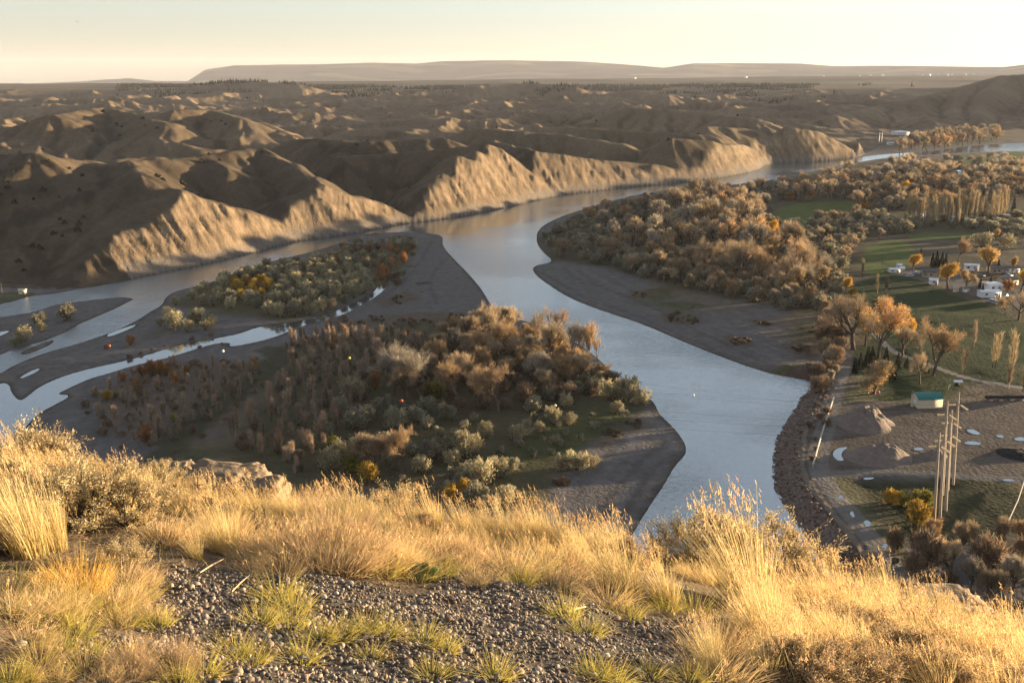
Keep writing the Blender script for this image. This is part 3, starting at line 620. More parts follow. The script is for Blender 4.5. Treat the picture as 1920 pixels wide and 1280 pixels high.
def stand(kind, loc, H, label, group=None, parts=False, wide=1.0, cat=None, rz=None, var=None):
    i = int(RNG.integers(len(PROTO[kind]))) if var is None else var; k = H / PH[kind]; rz = RNG.uniform(0, 6.28) if rz is None else rz
    if parts:
        o = empty(PNAME[kind], loc, rz); t, c = PROTO[kind][i]
        obj(t.name.split('.')[0], t, o); obj('crown', c, o)
    else:
        o = obj(PNAME[kind], joined(kind, i), None, loc); o.rotation_euler = (0, 0, rz)
    o.scale = (k * wide * RNG.uniform(.88, 1.12), k * wide * RNG.uniform(.88, 1.12), k); o.rotation_euler[0] = RNG.normal() * .04; o.rotation_euler[1] = RNG.normal() * .04
    return tag(o, label, cat or {'olive_shrub': 'shrub', 'grey_shrub': 'shrub', 'yellow_shrub': 'shrub', 'green_shrub': 'shrub', 'rusty_shrub': 'shrub', 'brush_clump': 'brush', 'sapling': 'sapling', 'poplar': 'poplar', 'spruce': 'spruce'}.get(PNAME[kind], 'tree'), group)
def scatter(poly_px, gap, zoff=1.5, edge=0, avoid=(), n=100000, seed=0):
    """points at least gap metres apart inside a ground outline"""
    rng = np.random.default_rng(seed + 1000); poly = PL(poly_px, zoff); lo, hi = poly.min(0), poly.max(0)
    m = int((hi - lo).prod() / gap ** 2 * 5) + 20; q = lo + rng.uniform(size=(m, 2)) * (hi - lo); q = q[inside(q[:, 0], q[:, 1], poly)]
    for a in avoid: q = q[~inside(q[:, 0], q[:, 1], a)]
    if not len(q): return np.zeros((0, 3))
    q = q[land(q[:, 0], q[:, 1]) > 1.0]; keep = []; cell = {}
    for x, y in q:
        c = (int(x // gap), int(y // gap)); ok = True
        for a in (-1, 0, 1):
            for b in (-1, 0, 1):
                for (px_, py_) in cell.get((c[0] + a, c[1] + b), ()):
                    if (px_ - x) ** 2 + (py_ - y) ** 2 < gap * gap: ok = False
        if ok: keep.append((x, y)); cell.setdefault(c, []).append((x, y))
        if len(keep) >= n: break
    k = np.array(keep).reshape(-1, 2); return np.column_stack([k, height(k[:, 0], k[:, 1])]) if len(k) else np.zeros((0, 3))
def at_px(rows):
    """rows of (u, v of the foot, size in photo pixels) -> ground point and size in metres"""
    q = ground_px([(r[0], r[1]) for r in rows]); dep = q[:, 1] * cp - (q[:, 2] - CAMZ) * sp
    return [(tuple(p), r[2] * d / F / cp) for p, d, r in zip(q, dep, rows)]
# --- park and river bank on the right: trees that can each be told apart (foot u, v, height in pixels)
ONE = [
 ('gold_top', 1647,672,110,'tall orange leaved cottonwood with a forked dark trunk above the dark spruces',1.0),
 ('bare', 1600,655,98,'large pinkish bare cottonwood left of the orange one by the track',1.15),
 ('gold_low', 1622,648,72,'cottonwood with low hanging yellow leaves between the bare and the orange cottonwood',1.0),
 ('gold_thin', 1637,738,60,'round golden brown tree with thinning leaves between the spruces and the cream shed',1.15),
 ('gold', 1702,640,44,'bright lemon yellow tree just above the park path',.7),
 ('bare', 1748,704,92,'biggest spreading bare tree on the park lawn, its crown leaning right over the path',1.25),
 ('bare', 1725,719,58,'slender bare tree with a pale trunk in front of the big spreading bare tree',.8),
 ('bare', 1692,668,56,'mid sized bare tree behind the path, below the lemon yellow tree',1.1),
 ('poplar_bare', 1727,660,66,'tall thin bare poplar rising behind the big spreading bare tree',.9),
 ('poplar', 1645,550,36,'small golden poplar of the pair at the lawn edge beside the wood',.9),
 ('poplar_bare', 1660,552,34,'small bare poplar right of its golden twin at the lawn edge',1.0),
 ('poplar_bare', 1617,520,34,'lone faint bare poplar at the top corner of the lawn',1.0),
 ('poplar', 1863,690,68,'slender tan poplar alone on the open lawn',1.0),
 ('poplar', 1896,700,80,'tallest slender tan poplar on the lawn near the right edge',1.0),
 ('poplar_bare', 1890,728,50,'greyish bare poplar right beside the footpath on the lawn',1.2),
 ('poplar_bare', 1825,652,50,'thin bare poplar in the middle of the lawn',1.0),
 ('poplar_bare', 1804,698,44,'short bare poplar just below the park path',.9),
 ('poplar_bare', 1918,735,60,'bare poplar cut by the right edge of the lawn',1.0),
 ('gold', 1777,541,44,'large round golden yellow tree at the edge of the trailer park',1.15),
 ('gold_thin', 1811,542,32,'small round brown gold tree touching the large golden yellow tree',1.1),
 ('gold', 1712,510,31,'round orange yellow tree beside the white parked trailers',1.1),
 ('gold_up', 1851,517,54,'tall upright golden tree beside the white camper trailer',1.1),
 ('gold_up', 1898,517,36,'slim small golden tree with a narrow crown beyond the trailers',.6),
 ('gold', 1914,548,40,'yellow green tree cut by the right edge among the trailers',1.1),
 ('rust_bush', 1888,545,22,'round rust orange bush beside the yellow green tree',1.1),
 ('bare', 1797,492,44,'bare pinkish tree behind the spruce row at the trailer park',1.0),
 ('bare', 1909,600,50,'bare reddish tree below the flat white roofs at the right edge',1.2),
 ('bare', 1885,590,34,'low bare tree beside the flat white roofs',1.3),
 ('gold', 1585,552,30,'bright yellow small tree at the lower corner of the far bank wood',.8),
 ('yellow_bush', 1598,556,16,'low yellow bush on the lawn beside the wood corner',1.1),
 ('gold', 1697,372,30,'orange yellow tree in the wood beyond the meadow',1.1),
 ('gold', 1828,352,20,'orange tree beside the hidden pond',1.6),
 ('gold', 1890,330,24,'yellow orange tree beyond the pond near the right edge',1.2),
 ('gold', 1446,452,36,'rusty golden tree at the left end of the green meadow',.9),
 ('yellow_bush', 1620,390,18,'little golden tree at the right end of the green meadow',.7),
 ('olive', 1845,462,28,'large rounded grey brown tree beyond the ploughed field',1.5),
 ('olive', 1886,464,28,'pale grey green rounded tree near the right edge beyond the ploughed field',1.3),
 ('gold_up', 1868,452,22,'golden topped tree behind the pale grey green tree',1.0),
]
for (kd, u, v, hp, lb, wd), (loc, hm) in zip(ONE, at_px([(r[1], r[2], r[3]) for r in ONE])): stand(kd, loc, hm, lb, None, True, wd, var=0 if kd != 'bare' else None)
SPR = [(1603,700,30),(1613,694,34),(1626,688,38),(1637,684,36),(1660,690,40),(1683,690,30),(1674,712,34),(1698,690,22),(1738,700,24)]
for r in at_px(SPR): stand('spruce', r[0], r[1], 'dark green spruce in the clump under the tall orange cottonwood', 'spruces under the orange cottonwood', True, 1.2)
for r in at_px([(1726,478,14),(1748,500,26),(1756,500,30),(1764,500,28),(1771,500,25),(1870,510,24),(1841,556,24),(1872,566,18),(1838,540,20),(1856,540,22),(1866,400,20),(1900,395,24)]):
    stand('spruce', r[0], r[1], 'dark spruce among the trailers and roofs by the lawn', 'spruces around the trailer park', False, 1.1)
POP = [(1702 + i * 4.1 + RNG.normal() * 2, 415 - .02 * i + RNG.normal() * 4, RNG.uniform(28, 56)) for i in range(46)]
for r in at_px(POP): stand('poplar', r[0], r[1], 'thin golden poplar in the long row beyond the trailer homes', 'golden poplars in the long row', False, RNG.uniform(.55, 1.0))
# --- the wood on the far bank
Z1 = [(1012,444),(1060,418),(1150,386),(1310,362),(1440,372),(1445,425),(1520,470),(1585,540),(1562,590),(1460,578),(1300,542),(1200,518),(1120,494),(1040,480)]
zi = PL([(1190,445),(1235,405),(1310,375),(1430,385),(1430,430),(1510,475),(1560,530),(1545,560),(1440,555),(1330,525),(1215,488)], 1.5)
k = [0, 0, 0]
for x, y, z in scatter(Z1, 8.6, seed=1):
    e = inside(np.array([x]), np.array([y]), zi)[0]; big = noise(x / 45, y / 45, 201) + RNG.normal() * .22 + (.1 if e else -.95)
    if big > .0 and k[0] < 190:
        k[0] += 1; near = y < 520
        if RNG.uniform() < .1: stand('gold_thin', (x, y, z), RNG.uniform(10, 14), 'golden brown tree with a few leaves left in the far bank wood', 'golden trees of the far bank wood', near); continue
        stand('bare' if near else 'bare_far', (x, y, z), RNG.uniform(9, 20), 'bare brown cottonwood standing in the dense wood on the far bank', 'bare cottonwoods of the far bank wood', near)
    elif RNG.uniform() < .16: stand('tuft', (x, y, z), RNG.uniform(8, 11), 'rusty brown bare tree with a dense low crown in the far bank wood', 'low bare trees of the far bank wood')
    elif k[1] < 290: k[1] += 1; stand('sage', (x, y, z), RNG.uniform(4, 7), 'grey olive shrub on the skirt of the far bank wood', 'grey shrubs of the far bank wood', False, 1.25)
mass('undergrowth', [('sage', p, RNG.uniform(3, 5), 1.3) for p in scatter(Z1, 6.5, seed=2, n=260)], 'grey brown undergrowth filling the far bank wood')
# the band of rusty saplings along the bar edge of that wood
for x, y, z in scatter([(1120,470),(1190,462),(1300,495),(1420,530),(1540,575),(1550,590),(1450,580),(1300,545),(1180,510)], 6.5, seed=3, n=110):
    stand('tuft', (x, y, z), RNG.uniform(5, 8), 'rusty sapling clump in the lit band along the bar side of the wood', 'rusty saplings along the gravel bar', False, .8)
AV = [POND] + REGW['meadow'] + REGW['plough'] + REGW['pave'] + REGW['grass']
Z2 = [(1330,366),(1420,366),(1500,352),(1570,338),(1640,326),(1700,318),(1800,312),(1960,306),(1960,370),(1700,400),(1625,400),(1440,372)]
j = 0
t2 = sorted(scatter(Z2, 14, seed=4, avoid=AV, n=300), key=lambda q: q[1])
for x, y, z in t2[:110]: stand('bare_far', (x, y, z), RNG.uniform(9, 16), 'bare brown tree in the belt of woods upstream', 'bare trees of the upstream woods', False, 1.2)
mass('distant_wood', [('bare_far', p, RNG.uniform(9, 16), 1.2) for p in t2[110:]] + [('sage' if RNG.uniform() < .75 else 'rust_bush', p, RNG.uniform(4, 8), 1.5) for p in scatter(Z2, 13, seed=5, avoid=AV, n=260)], 'brown woods and shrubs massed along the river upstream')
Z3 = [(1450,425),(1620,405),(1700,425),(1700,440),(1640,450),(1600,480),(1590,520),(1540,470),(1470,440)]
for x, y, z in scatter(Z3, 10, seed=6, avoid=AV, n=90):
    stand('sage' if RNG.uniform() < .65 else 'bare_far', (x, y, z), RNG.uniform(5, 9), 'grey shrub or low bare tree between the meadow and the lawn', 'growth between the meadow and the lawn', False, 1.25)
for x, y, z in scatter([(1700,416),(1960,405),(1960,470),(1860,445),(1830,430),(1700,432)], 11, seed=7, n=70):
    stand('sage', (x, y, z), RNG.uniform(4, 7), 'grey shrub in the dark belt below the trailer homes', 'shrubs below the trailer homes', False, 1.4)
for x, y, z in scatter([(1660,290),(1720,272),(1780,262),(1870,256),(1880,264),(1800,274),(1720,284)], 13, seed=8, n=80):
    stand('bare_far', (x, y, z), RNG.uniform(12, 20), 'bare reddish tree on the far upstream bank beside the bright water', 'bare trees on the far upstream bank', False, 1.0)
# --- the wood and thickets on the near point
MID = [('bare',735,742,92,'wide bare tree with a fan shaped crown at the left end of the point wood',1.3),('bare',765,748,70,'smaller bare tree leaning beside the wide fan shaped one',1.0),
 ('bare',858,764,88,'bare tree with a tangled grey brown crown in the middle of the point wood',1.1),('bare',935,772,92,'round crowned bare tree with a clearly forked dark trunk facing the open scrub',1.2),('bare',895,766,76,'bare tree squeezed between the tangled and the round crowned one',.9),
 ('bare',758,884,88,'lone grey brown bare tree among the scrub nearest the bluff',.95),('tuft',702,878,64,'brownish bushy bare tree left of the lone grey brown tree',1.2),
 ('bare',912,650,82,'highest crowned bare tree at the far tip of the point wood',1.0),('bare',962,676,80,'bare tree right of the highest crowned one at the point',1.1),('bare',1032,678,78,'bare tree behind the yellow leaved bush on the river side',.9),
 ('tall',1001,655,76,'thin bare tree standing against the water, left of a pair',.8),('tall',1028,658,80,'thin bare tree standing against the water, with a small fan crown',.9),
 ('tall',1072,690,88,'leaning bare tree at the left of the row against the river',.8),('tall',1086,692,92,'tallest bare tree of the row against the river',.9),('tall',1098,694,86,'bare tree in the middle of the row against the river',.8),
 ('tall',1109,692,84,'bare tree right of the middle in the row against the river',.8),('tall',1106,682,60,'small dark stemmed tree low in the row against the river',.7),('tall',1122,690,56,'lone leaning small tree at the right end of the row',.8),
 ('bare',1140,712,32,'low bare tree on the river edge, right of the row',1.3),('gold_low',990,700,52,'bare tree hung with yellow leaves inside the point wood',1.0),('rust_bush',702,730,40,'orange leaved young tree at the foot of the wide fan shaped tree',.6)]
for (kd, u, v, hp, lb, wd), (loc, hm) in zip(MID, at_px([(r[1], r[2], r[3]) for r in MID])): stand(kd, loc, hm, lb, None, True, wd)
for x, y, z in scatter([(800,668),(880,612),(950,620),(1060,670),(1130,705),(1100,735),(980,745),(860,740),(800,720)], 7, seed=11, n=70):
    stand('tuft', (x, y, z), RNG.uniform(6, 11), 'brown bare tree in the thick of the point wood', 'brown trees in the thick of the point wood', True, .9)
for x, y, z in scatter([(770,690),(880,620),(960,640),(1150,715),(1130,745),(980,770),(860,770),(760,740)], 6, seed=12, n=90):
    stand('brush', (x, y, z), RNG.uniform(3, 5.5), 'brown undergrowth brush beneath the point wood', 'undergrowth of the point wood', False, 1.1)
BUSH = [('olive',660,745,44),('sage',640,775,40),('sage',690,790,46),('sage',720,775,40),('sage',670,800,50),('sage',745,800,46),('sage',780,790,36),('green_bush',815,745,40),('sage',800,770,40),('sage',835,785,36),('olive',800,800,26),('sage',820,815,24),
 ('olive',912,822,40),('olive',968,822,36),('olive',990,800,22),('olive',1010,808,26),('olive',1036,788,38),('olive',1062,762,34),('olive',1068,796,28),('olive',1048,800,14),('olive',1040,832,22),('sage',1000,770,34),('olive',1000,758,24),('sage',1030,750,30),('green_bush',1020,735,30),
 ('olive',872,858,58),('olive',850,872,40),('olive',868,895,34),('sage',815,860,44),('olive',905,905,66),('olive',935,892,46),('sage',870,915,40),('sage',960,880,30),('olive',975,838,18),('olive',1050,880,38),('olive',1082,880,44),('olive',1108,876,30),
 ('sage',890,940,52),('olive',950,945,44),('sage',920,960,46),('olive',640,860,50),('olive',620,880,44),('green_bush',660,885,46),('yellow_bush',690,900,40),('olive',680,850,44),('yellow_bush',842,935,34),('yellow_bush',872,925,34),('olive',845,920,26),('olive',790,885,40),
 ('olive',1100,730,40),('sage',1120,738,44),('sage',1090,715,44),('sage',1050,710,40),('olive',1150,745,50),('olive',1180,752,54),('olive',1205,758,40),('olive',1155,775,30),('olive',1130,722,30),('sage',1075,740,34),('yellow_bush',745,855,20),('sage',735,870,30),('sage',770,850,30),('sage',800,840,24),('sage',840,838,30),('green_bush',625,835,24),('sage',720,830,30),('sage',610,820,34)]
for (kd, u, v, wp), (loc, wm) in zip(BUSH, at_px([(b[1], b[2], b[3]) for b in BUSH])):
    base_w = 6.2 if kd == 'olive' else 5.6; hm = wm / base_w * PH[kd] * RNG.uniform(.95, 1.2)
    lb, gr = {'olive': ('pale olive rounded shrub in the open scrub on the near point', 'olive shrubs on the near point'), 'sage': ('dull grey shrub in the shaded scrub on the near point', 'grey shrubs on the near point'),
              'green_bush': ('yellow green shrub in the scrub on the near point', 'yellow green shrubs on the near point'), 'yellow_bush': ('golden yellow shrub in the scrub on the near point', 'golden shrubs on the near point')}[kd]
    stand(kd, loc, hm, lb, gr, True, 1.12)
mass('scrub', [('sage', p, RNG.uniform(1.2, 2.8), 1.2) for p in scatter([(600,790),(700,760),(860,790),(1000,790),(1180,775),(1060,850),(960,900),(880,960),(640,900)], 5.5, seed=13, n=170)], 'low dull scrub between the larger shrubs on the near point')
for x, y, z in scatter([(530,640),(600,620),(700,630),(800,650),(760,700),(680,760),(620,830),(560,900),(470,860),(430,820),(520,730),(545,690)], 4.0, seed=14, n=290):
    stand('plume', (x, y, z), RNG.uniform(3, 7), 'slender reddish bare sapling in the thicket behind the bluff edge', 'reddish saplings in the thicket', False, RNG.uniform(1.1, 2.0))
for x, y, z in scatter([(530,640),(600,620),(700,630),(800,650),(760,700),(680,760),(620,830),(560,900),(440,850),(520,730),(545,690)], 8, seed=15, n=60):
    stand('brush', (x, y, z), RNG.uniform(1.5, 3), 'low brown brush between the reddish saplings', 'brush in the sapling thicket', False, 1.2)
for x, y, z in scatter([(160,740),(250,700),(330,680),(400,690),(490,680),(480,730),(400,790),(330,840),(240,830),(170,790)], 3.9, seed=16, n=190):
    stand('plume', (x, y, z), RNG.uniform(1.6, 4.6), 'small reddish sapling scattered on the dark bar beside the side channel', 'scattered saplings on the dark bar', False, RNG.uniform(1.3, 2.8))
for x, y, z in scatter([(600,620),(700,600),(860,600),(880,640),(780,650),(640,640),(560,650)], 7, seed=17, n=70):
    stand('brush', (x, y, z), RNG.uniform(.8, 1.8), 'low dead brush on the sandy neck behind the point wood', 'dead brush on the sandy neck', False, 1.3)
mass('willow_scrub', [('brush', p, RNG.uniform(.8, 2.2), 1.3) for p in scatter([(150,745),(250,695),(330,672),(410,680),(500,672),(500,740),(420,800),(330,850),(230,840),(150,800)], 6, seed=41, n=110)] + [('brush', p, RNG.uniform(.7, 1.6), 1.3) for p in scatter([(170,690),(280,650),(400,622),(430,640),(300,662),(150,700)], 5, seed=42, n=60)], 'low brown scrub spread over the dark bars beside the side channel')
BS = [(u + RNG.normal() * 9, v + RNG.normal() * 4) for u, v, n in [(1265,596,16),(1300,600,8),(1385,640,14),(1425,606,8),(1500,655,16),(1530,620,14),(1520,690,10),(1200,553,6),(740,560,14),(700,600,16),(850,595,14),(770,604,14),(1150,815,10),(1190,800,8),(1060,905,10),(640,600,10)] for _ in range(n)]
mass('bar_scrub', [('brush', p, RNG.uniform(.4, 1.3), 1.5) for p in ground_px(BS, .8)], 'dry weeds and low scrub in patches on the gravel bars')
RUST = [(230,715,26),(270,706,34),(285,704,38),(300,703,36),(312,704,34),(256,730,26),(330,720,28),(350,700,20)]
for loc, hm in at_px(RUST): stand('rust_bush', loc, hm * .8, 'orange tinged willow clump glowing on the bar below the side channel', 'glowing willows below the side channel', True, 1.0)
for (kd, u, v, hp, lb) in [('yellow_bush',200,750,20,'small yellow bush alone on the dark bar at lower left'),('green_bush',326,790,16,'small green bush beside the dry channel'),('yellow_bush',474,694,18,'tiny yellow bush near the top of the dry channel'),
   ('rust_bush',245,646,20,'round pale orange bush alone on the bare bar between the channels'),('rust_bush',200,655,10,'tiny orange bush left of the round one on the bare bar'),('rust_bush',275,830,34,'dull brown round bush beside the dry channel near the bluff')]:
    loc, hm = at_px([(u, v, hp)])[0]; stand(kd, loc, hm, lb, None, True, 1.0)
# --- the wooded island
ISL = [(320,568),(360,548),(420,520),(500,500),(570,492),(640,478),(690,500),(690,540),(650,565),(600,585),(520,592),(440,580),(380,570)]
for x, y, z in scatter(ISL, 6.0, seed=21, n=210):
    q = pix(x, y, z); yel = (abs(q[0] - 470) < 38 and abs(q[1] - 545) < 16)
    if yel: stand('yellow_bush', (x, y, z), RNG.uniform(4, 5.5), 'golden yellow shrub in the patch at the heart of the island', 'golden patch of the island', True, 1.1)
    else: stand('olive' if RNG.uniform() < .7 else 'sage', (x, y, z), RNG.uniform(4, 6.5), 'olive grey shrub packed on the wooded island', 'packed shrubs of the island', True, 1.05)
for x, y, z in scatter([(600,490),(650,462),(710,452),(785,450),(775,478),(750,500),(760,525),(735,535),(700,510),(660,500)], 6.5, seed=22, n=70):
    stand(('sage', 'brush', 'rust_bush')[int(RNG.choice(3, p=[.5, .28, .22]))], (x, y, z), RNG.uniform(3, 5.5), 'dark or rusty shrub in the strip along the upper side of the island', 'shrub strip above the island', False, 1.2)
for (u, v, wp), (loc, wm) in zip([(316,598,30),(330,615,44),(372,604,36),(396,610,26),(300,612,22),(350,622,30),(385,618,24)], at_px([(316,598,30),(330,615,44),(372,604,36),(396,610,26),(300,612,22),(350,622,30),(385,618,24)])):
    stand('olive', loc, wm * .85, 'pale olive bush on the low islet below the wooded island', 'bushes on the islet', True, 1.1)
for kd, u, v, wp, lb in [('olive',46,640,40,'round olive bush at the left on the near gravel bar'),('olive',80,622,26,'paler upright bush beside the round olive one on the left bar'),('sage',128,600,38,'dull grey bush at the right end of the left bar'),('sage',75,610,30,'dark bush behind the paler upright one on the left bar'),('sage',30,648,20,'small bush at the foot of the round olive one')]:
    loc, wm = at_px([(u, v, wp)])[0]; stand(kd, loc, wm * .85, lb, None, True, 1.0)
# --- right foreground valley: brush by the poles and at the foot of the bluff
for kd, u, v, wp, lb in [('yellow_bush',1667,945,40,'golden willow bush left of the utility poles'),('green_bush',1692,948,34,'olive willow bush in the middle of the row by the poles'),('green_bush',1728,950,46,'broad dull willow bush touching the poles'),('yellow_bush',1720,984,60,'low yellow green willow bush in front of the poles')]:
    loc, wm = at_px([(u, v, wp)])[0]; stand(kd, loc, wm * .78, lb, None, True, 1.1)
for x, y, z in scatter([(1650,1040),(1760,1020),(1900,1020),(1990,1040),(1990,1180),(1800,1180)], 5, seed=31, n=60):
    stand('tuft' if RNG.uniform() < .5 else 'brush', (x, y, z), RNG.uniform(4, 8), 'bare brown brush at the foot of the bluff in the lower right', 'brush at the foot of the bluff', True, .8)
for x, y, z in scatter([(1548,600),(1578,640),(1572,700),(1550,745),(1525,745),(1535,700),(1540,650)], 4.5, seed=32, n=46):
    stand('brush' if RNG.uniform() < .6 else 'tuft', (x, y, z), RNG.uniform(3, 8), 'bare brush on the river bank beside the track', 'bank brush beside the track', True, .8)
for x, y, z in scatter([(1525,770),(1560,735),(1555,800),(1530,860),(1515,880),(1500,860)], 5, seed=33, n=24):
    stand('brush', (x, y, z), RNG.uniform(1, 2.4), 'dry scrub on the bank between the riprap and the track', 'dry scrub above the riprap', False, 1.2)
# --- junipers on the hills
def hillscatter(n, seed):
    rng = np.random.default_rng(seed); q = []
    while len(q) < n:
        u = 1500 * rng.uniform(0, 1, 600) ** 1.5 - 20; v = rng.uniform(165, 500, 600)
        D = 480 + 1700 * rng.uniform(0, 1, 600) ** 1.9; x = (u - CX) / F * D * 1.02; y = D
        m = (sdf(x, y, HILLS, 300.) > 25) & (fbm(x / 90, y / 90, 2, 301) > .12); q += list(zip(x[m], y[m]))
    q = np.array(q[:n]); return np.column_stack([q, height(q[:, 0], q[:, 1])])
JUN = [make_juniper(270 + i) for i in range(3)]
for i, (x, y, z) in enumerate(hillscatter(295, 5)):
    o = obj('juniper', JUN[i % 3], None, (x, y, z)); kk = RNG.uniform(.6, 1.5); o.scale = (kk, kk, kk * RNG.uniform(.8, 1.3)); o.rotation_euler = (0, 0, RNG.uniform(0, 6.28))
    tag(o, 'small dark juniper dotting the grassy badland hills', 'juniper', 'junipers on the badland hills')
print('vegetation', round(time.time() - T0, 1), len(bpy.data.objects))
# ------------------------------------------------------------------ built things
def box(g, c, s, col=(1, 1, 1), m=0, rz=0.0, taper=1.0):
    v = np.array([[x, y, z] for z in (-.5, .5) for y in (-.5, .5) for x in (-.5, .5)]) * np.array(s, float)
    v[4:, :2] *= taper; a = math.cos(rz), math.sin(rz); v = np.stack([v[:, 0] * a[0] - v[:, 1] * a[1], v[:, 0] * a[1] + v[:, 1] * a[0], v[:, 2]], 1)
    g.add(v + np.array(c, float), [[0, 2, 3, 1], [4, 5, 7, 6], [0, 1, 5, 4], [2, 6, 7, 3], [0, 4, 6, 2], [1, 3, 7, 5]], None, col, m)
def ball(g, c, r, k=10, n=6, col=(1, 1, 1), sq=1.0):
    th = np.linspace(0, np.pi, n + 1)[1:-1]; ph = np.arange(k) * 2 * np.pi / k
    V = [[0, 0, 1]] + [[math.sin(a) * math.cos(b), math.sin(a) * math.sin(b), math.cos(a)] for a in th for b in ph] + [[0, 0, -1]]
    V = np.array(V) * r * np.array([1, 1, sq]) + np.array(c, float); Q = []; T = []
    for j in range(k): T += [[0, 1 + j, 1 + (j + 1) % k], [len(V) - 1, 1 + (n - 2) * k + (j + 1) % k, 1 + (n - 2) * k + j]]
    for i in range(n - 2):
        for j in range(k): Q.append([1 + i * k + j, 1 + (i + 1) * k + j, 1 + (i + 1) * k + (j + 1) % k, 1 + i * k + (j + 1) % k])
    g.add(V, Q, T, col, 0)
def part(name, parent, mats, fn, smooth=False):
    g = Geo(); fn(g); return obj(name, g.mesh(name, mats if isinstance(mats, list) else [mats], smooth), parent)
m_cream = mat('cream_siding', (.62, .54, .42), .7, 1.5, .08); m_teal = mat('teal_roof', (.035, .17, .165), .5, .8, .15)
m_white = mat('white_siding', (.72, .73, .76), .5, .6, .08, rand=.12); m_roofw = mat('white_roof', (.74, .78, .86), .45, .5, .08, rand=.08)
m_roofd = mat('dark_roof', (.13, .115, .11), .8, 1.0, .2, rand=.25); m_tan = mat('tan_siding', (.40, .34, .27), .8, 1.0, .12, rand=.2)
m_glass = mat('window_glass', (.03, .035, .04), .12, spec=.6); m_dark = mat('dark_metal', (.035, .032, .03), .6, 1.0, .2)
m_pole = mat('pole_wood', (.40, .33, .27), .8, 1.2, .15); m_ins = mat('insulator', (.85, .70, .45), .5); m_wire = mat('wire', (.12, .11, .10), .6)
m_paint = mat('car_paint', (.32, .33, .36), .35, rand=.5); m_tyre = mat('tyre', (.02, .02, .02), .9); m_concrete = mat('concrete', (.42, .38, .34), .9, 1.2, .15)
m_pile = mat('pile_gravel', (.17, .135, .118), .95, .7, .25, bump=(1.6, .25), noise2=(6, .2)); m_black = mat('black_heap', (.018, .017, .017), .95, .8, .3, bump=(1.5, .2))
m_log = mat('driftwood', (.16, .135, .115), .9, 2, .3, rand=.3); m_rock = mat('riprap', (.17, .125, .105), .95, .8, .35, bump=(2.5, .1))
def gable(g, L, W, H, rh, m=0, over=.3, th=.12):
    """a pitched roof with its ridge along x"""
    l, w_ = L / 2 + over, W / 2 + over; e = rh * over / (W / 2)
    V = [[-l, -w_, H - e], [l, -w_, H - e], [l, 0, H + rh], [-l, 0, H + rh], [l, w_, H - e], [-l, w_, H - e]]
    V = np.array(V + [[a, b, c + th] for a, b, c in V]); g.add(V, [[6, 7, 8, 9], [9, 8, 10, 11], [1, 0, 3, 2], [2, 3, 5, 4], [0, 1, 7, 6], [4, 5, 11, 10]], None, (1, 1, 1), m)
    g.add(V[[0, 3, 5, 6, 9, 11, 1, 2, 4, 7, 8, 10]], [[0, 3, 4, 1], [1, 4, 5, 2], [6, 7, 10, 9], [7, 8, 11, 10]], None, (1, 1, 1), m)
def walls(g, L, W, H, rh):
    l, w_ = L / 2, W / 2
    V = [[-l, -w_, -.4], [l, -w_, -.4], [l, w_, -.4], [-l, w_, -.4], [-l, -w_, H], [l, -w_, H], [l, w_, H], [-l, w_, H], [-l, 0, H + rh], [l, 0, H + rh]]
    g.add(V, [[0, 1, 5, 4], [2, 3, 7, 6], [1, 2, 6, 5], [3, 0, 4, 7]], [[4, 8, 7], [5, 6, 9]], (1, 1, 1), 0)
def house(name, loc, rz, L, W, H, rh, wm, rm, label, cat, win=3, group=None, door=True):
    o = empty(name, loc, rz); tag(o, label, cat, group)
    part('wall', o, wm, lambda g: walls(g, L, W, H, rh)); part('roof', o, rm, lambda g: gable(g, L, W, H, rh))
    for i in range(win):
        x = -L / 2 + L * (i + .5) / win
        part('window', o, m_glass, lambda g: box(g, (x, -W / 2 - .02, H * .58), (min(1.2, L / win * .5), .06, H * .3)))
    if door: part('door', o, m_tan, lambda g: box(g, (L / 2 - .2 * L, -W / 2 - .03, H * .36), (.95, .07, H * .72)))
    return o
def gp(u, v): return tuple(ground_px([(u, v)])[0])
def dist(p): return p[1] * cp - (p[2] - CAMZ) * sp
# shed
p = gp(1743, 765.5); s_ = empty('shed', (p[0], p[1] + 2.6, p[2]), math.radians(2)); tag(s_, 'cream metal shed with a teal green roof at the edge of the gravel yard', 'shed')
part('wall', s_, m_cream, lambda g: walls(g, 7.4, 5.2, 3.0, 1.25)); part('roof', s_, m_teal, lambda g: gable(g, 7.4, 5.2, 3.0, 1.25, over=.25))
part('door', s_, m_white, lambda g: box(g, (-3.73, -.3, 1.05), (.06, 1.0, 2.1)))
for y_ in (-2.62, 2.62): part('eave_trim', s_, m_teal, lambda g: box(g, (0, y_ * 1.12, 2.86), (7.9, .06, .14)))
part('step', s_, m_concrete, lambda g: box(g, (-4.3, -.3, .15), (1.0, 1.4, .5)))
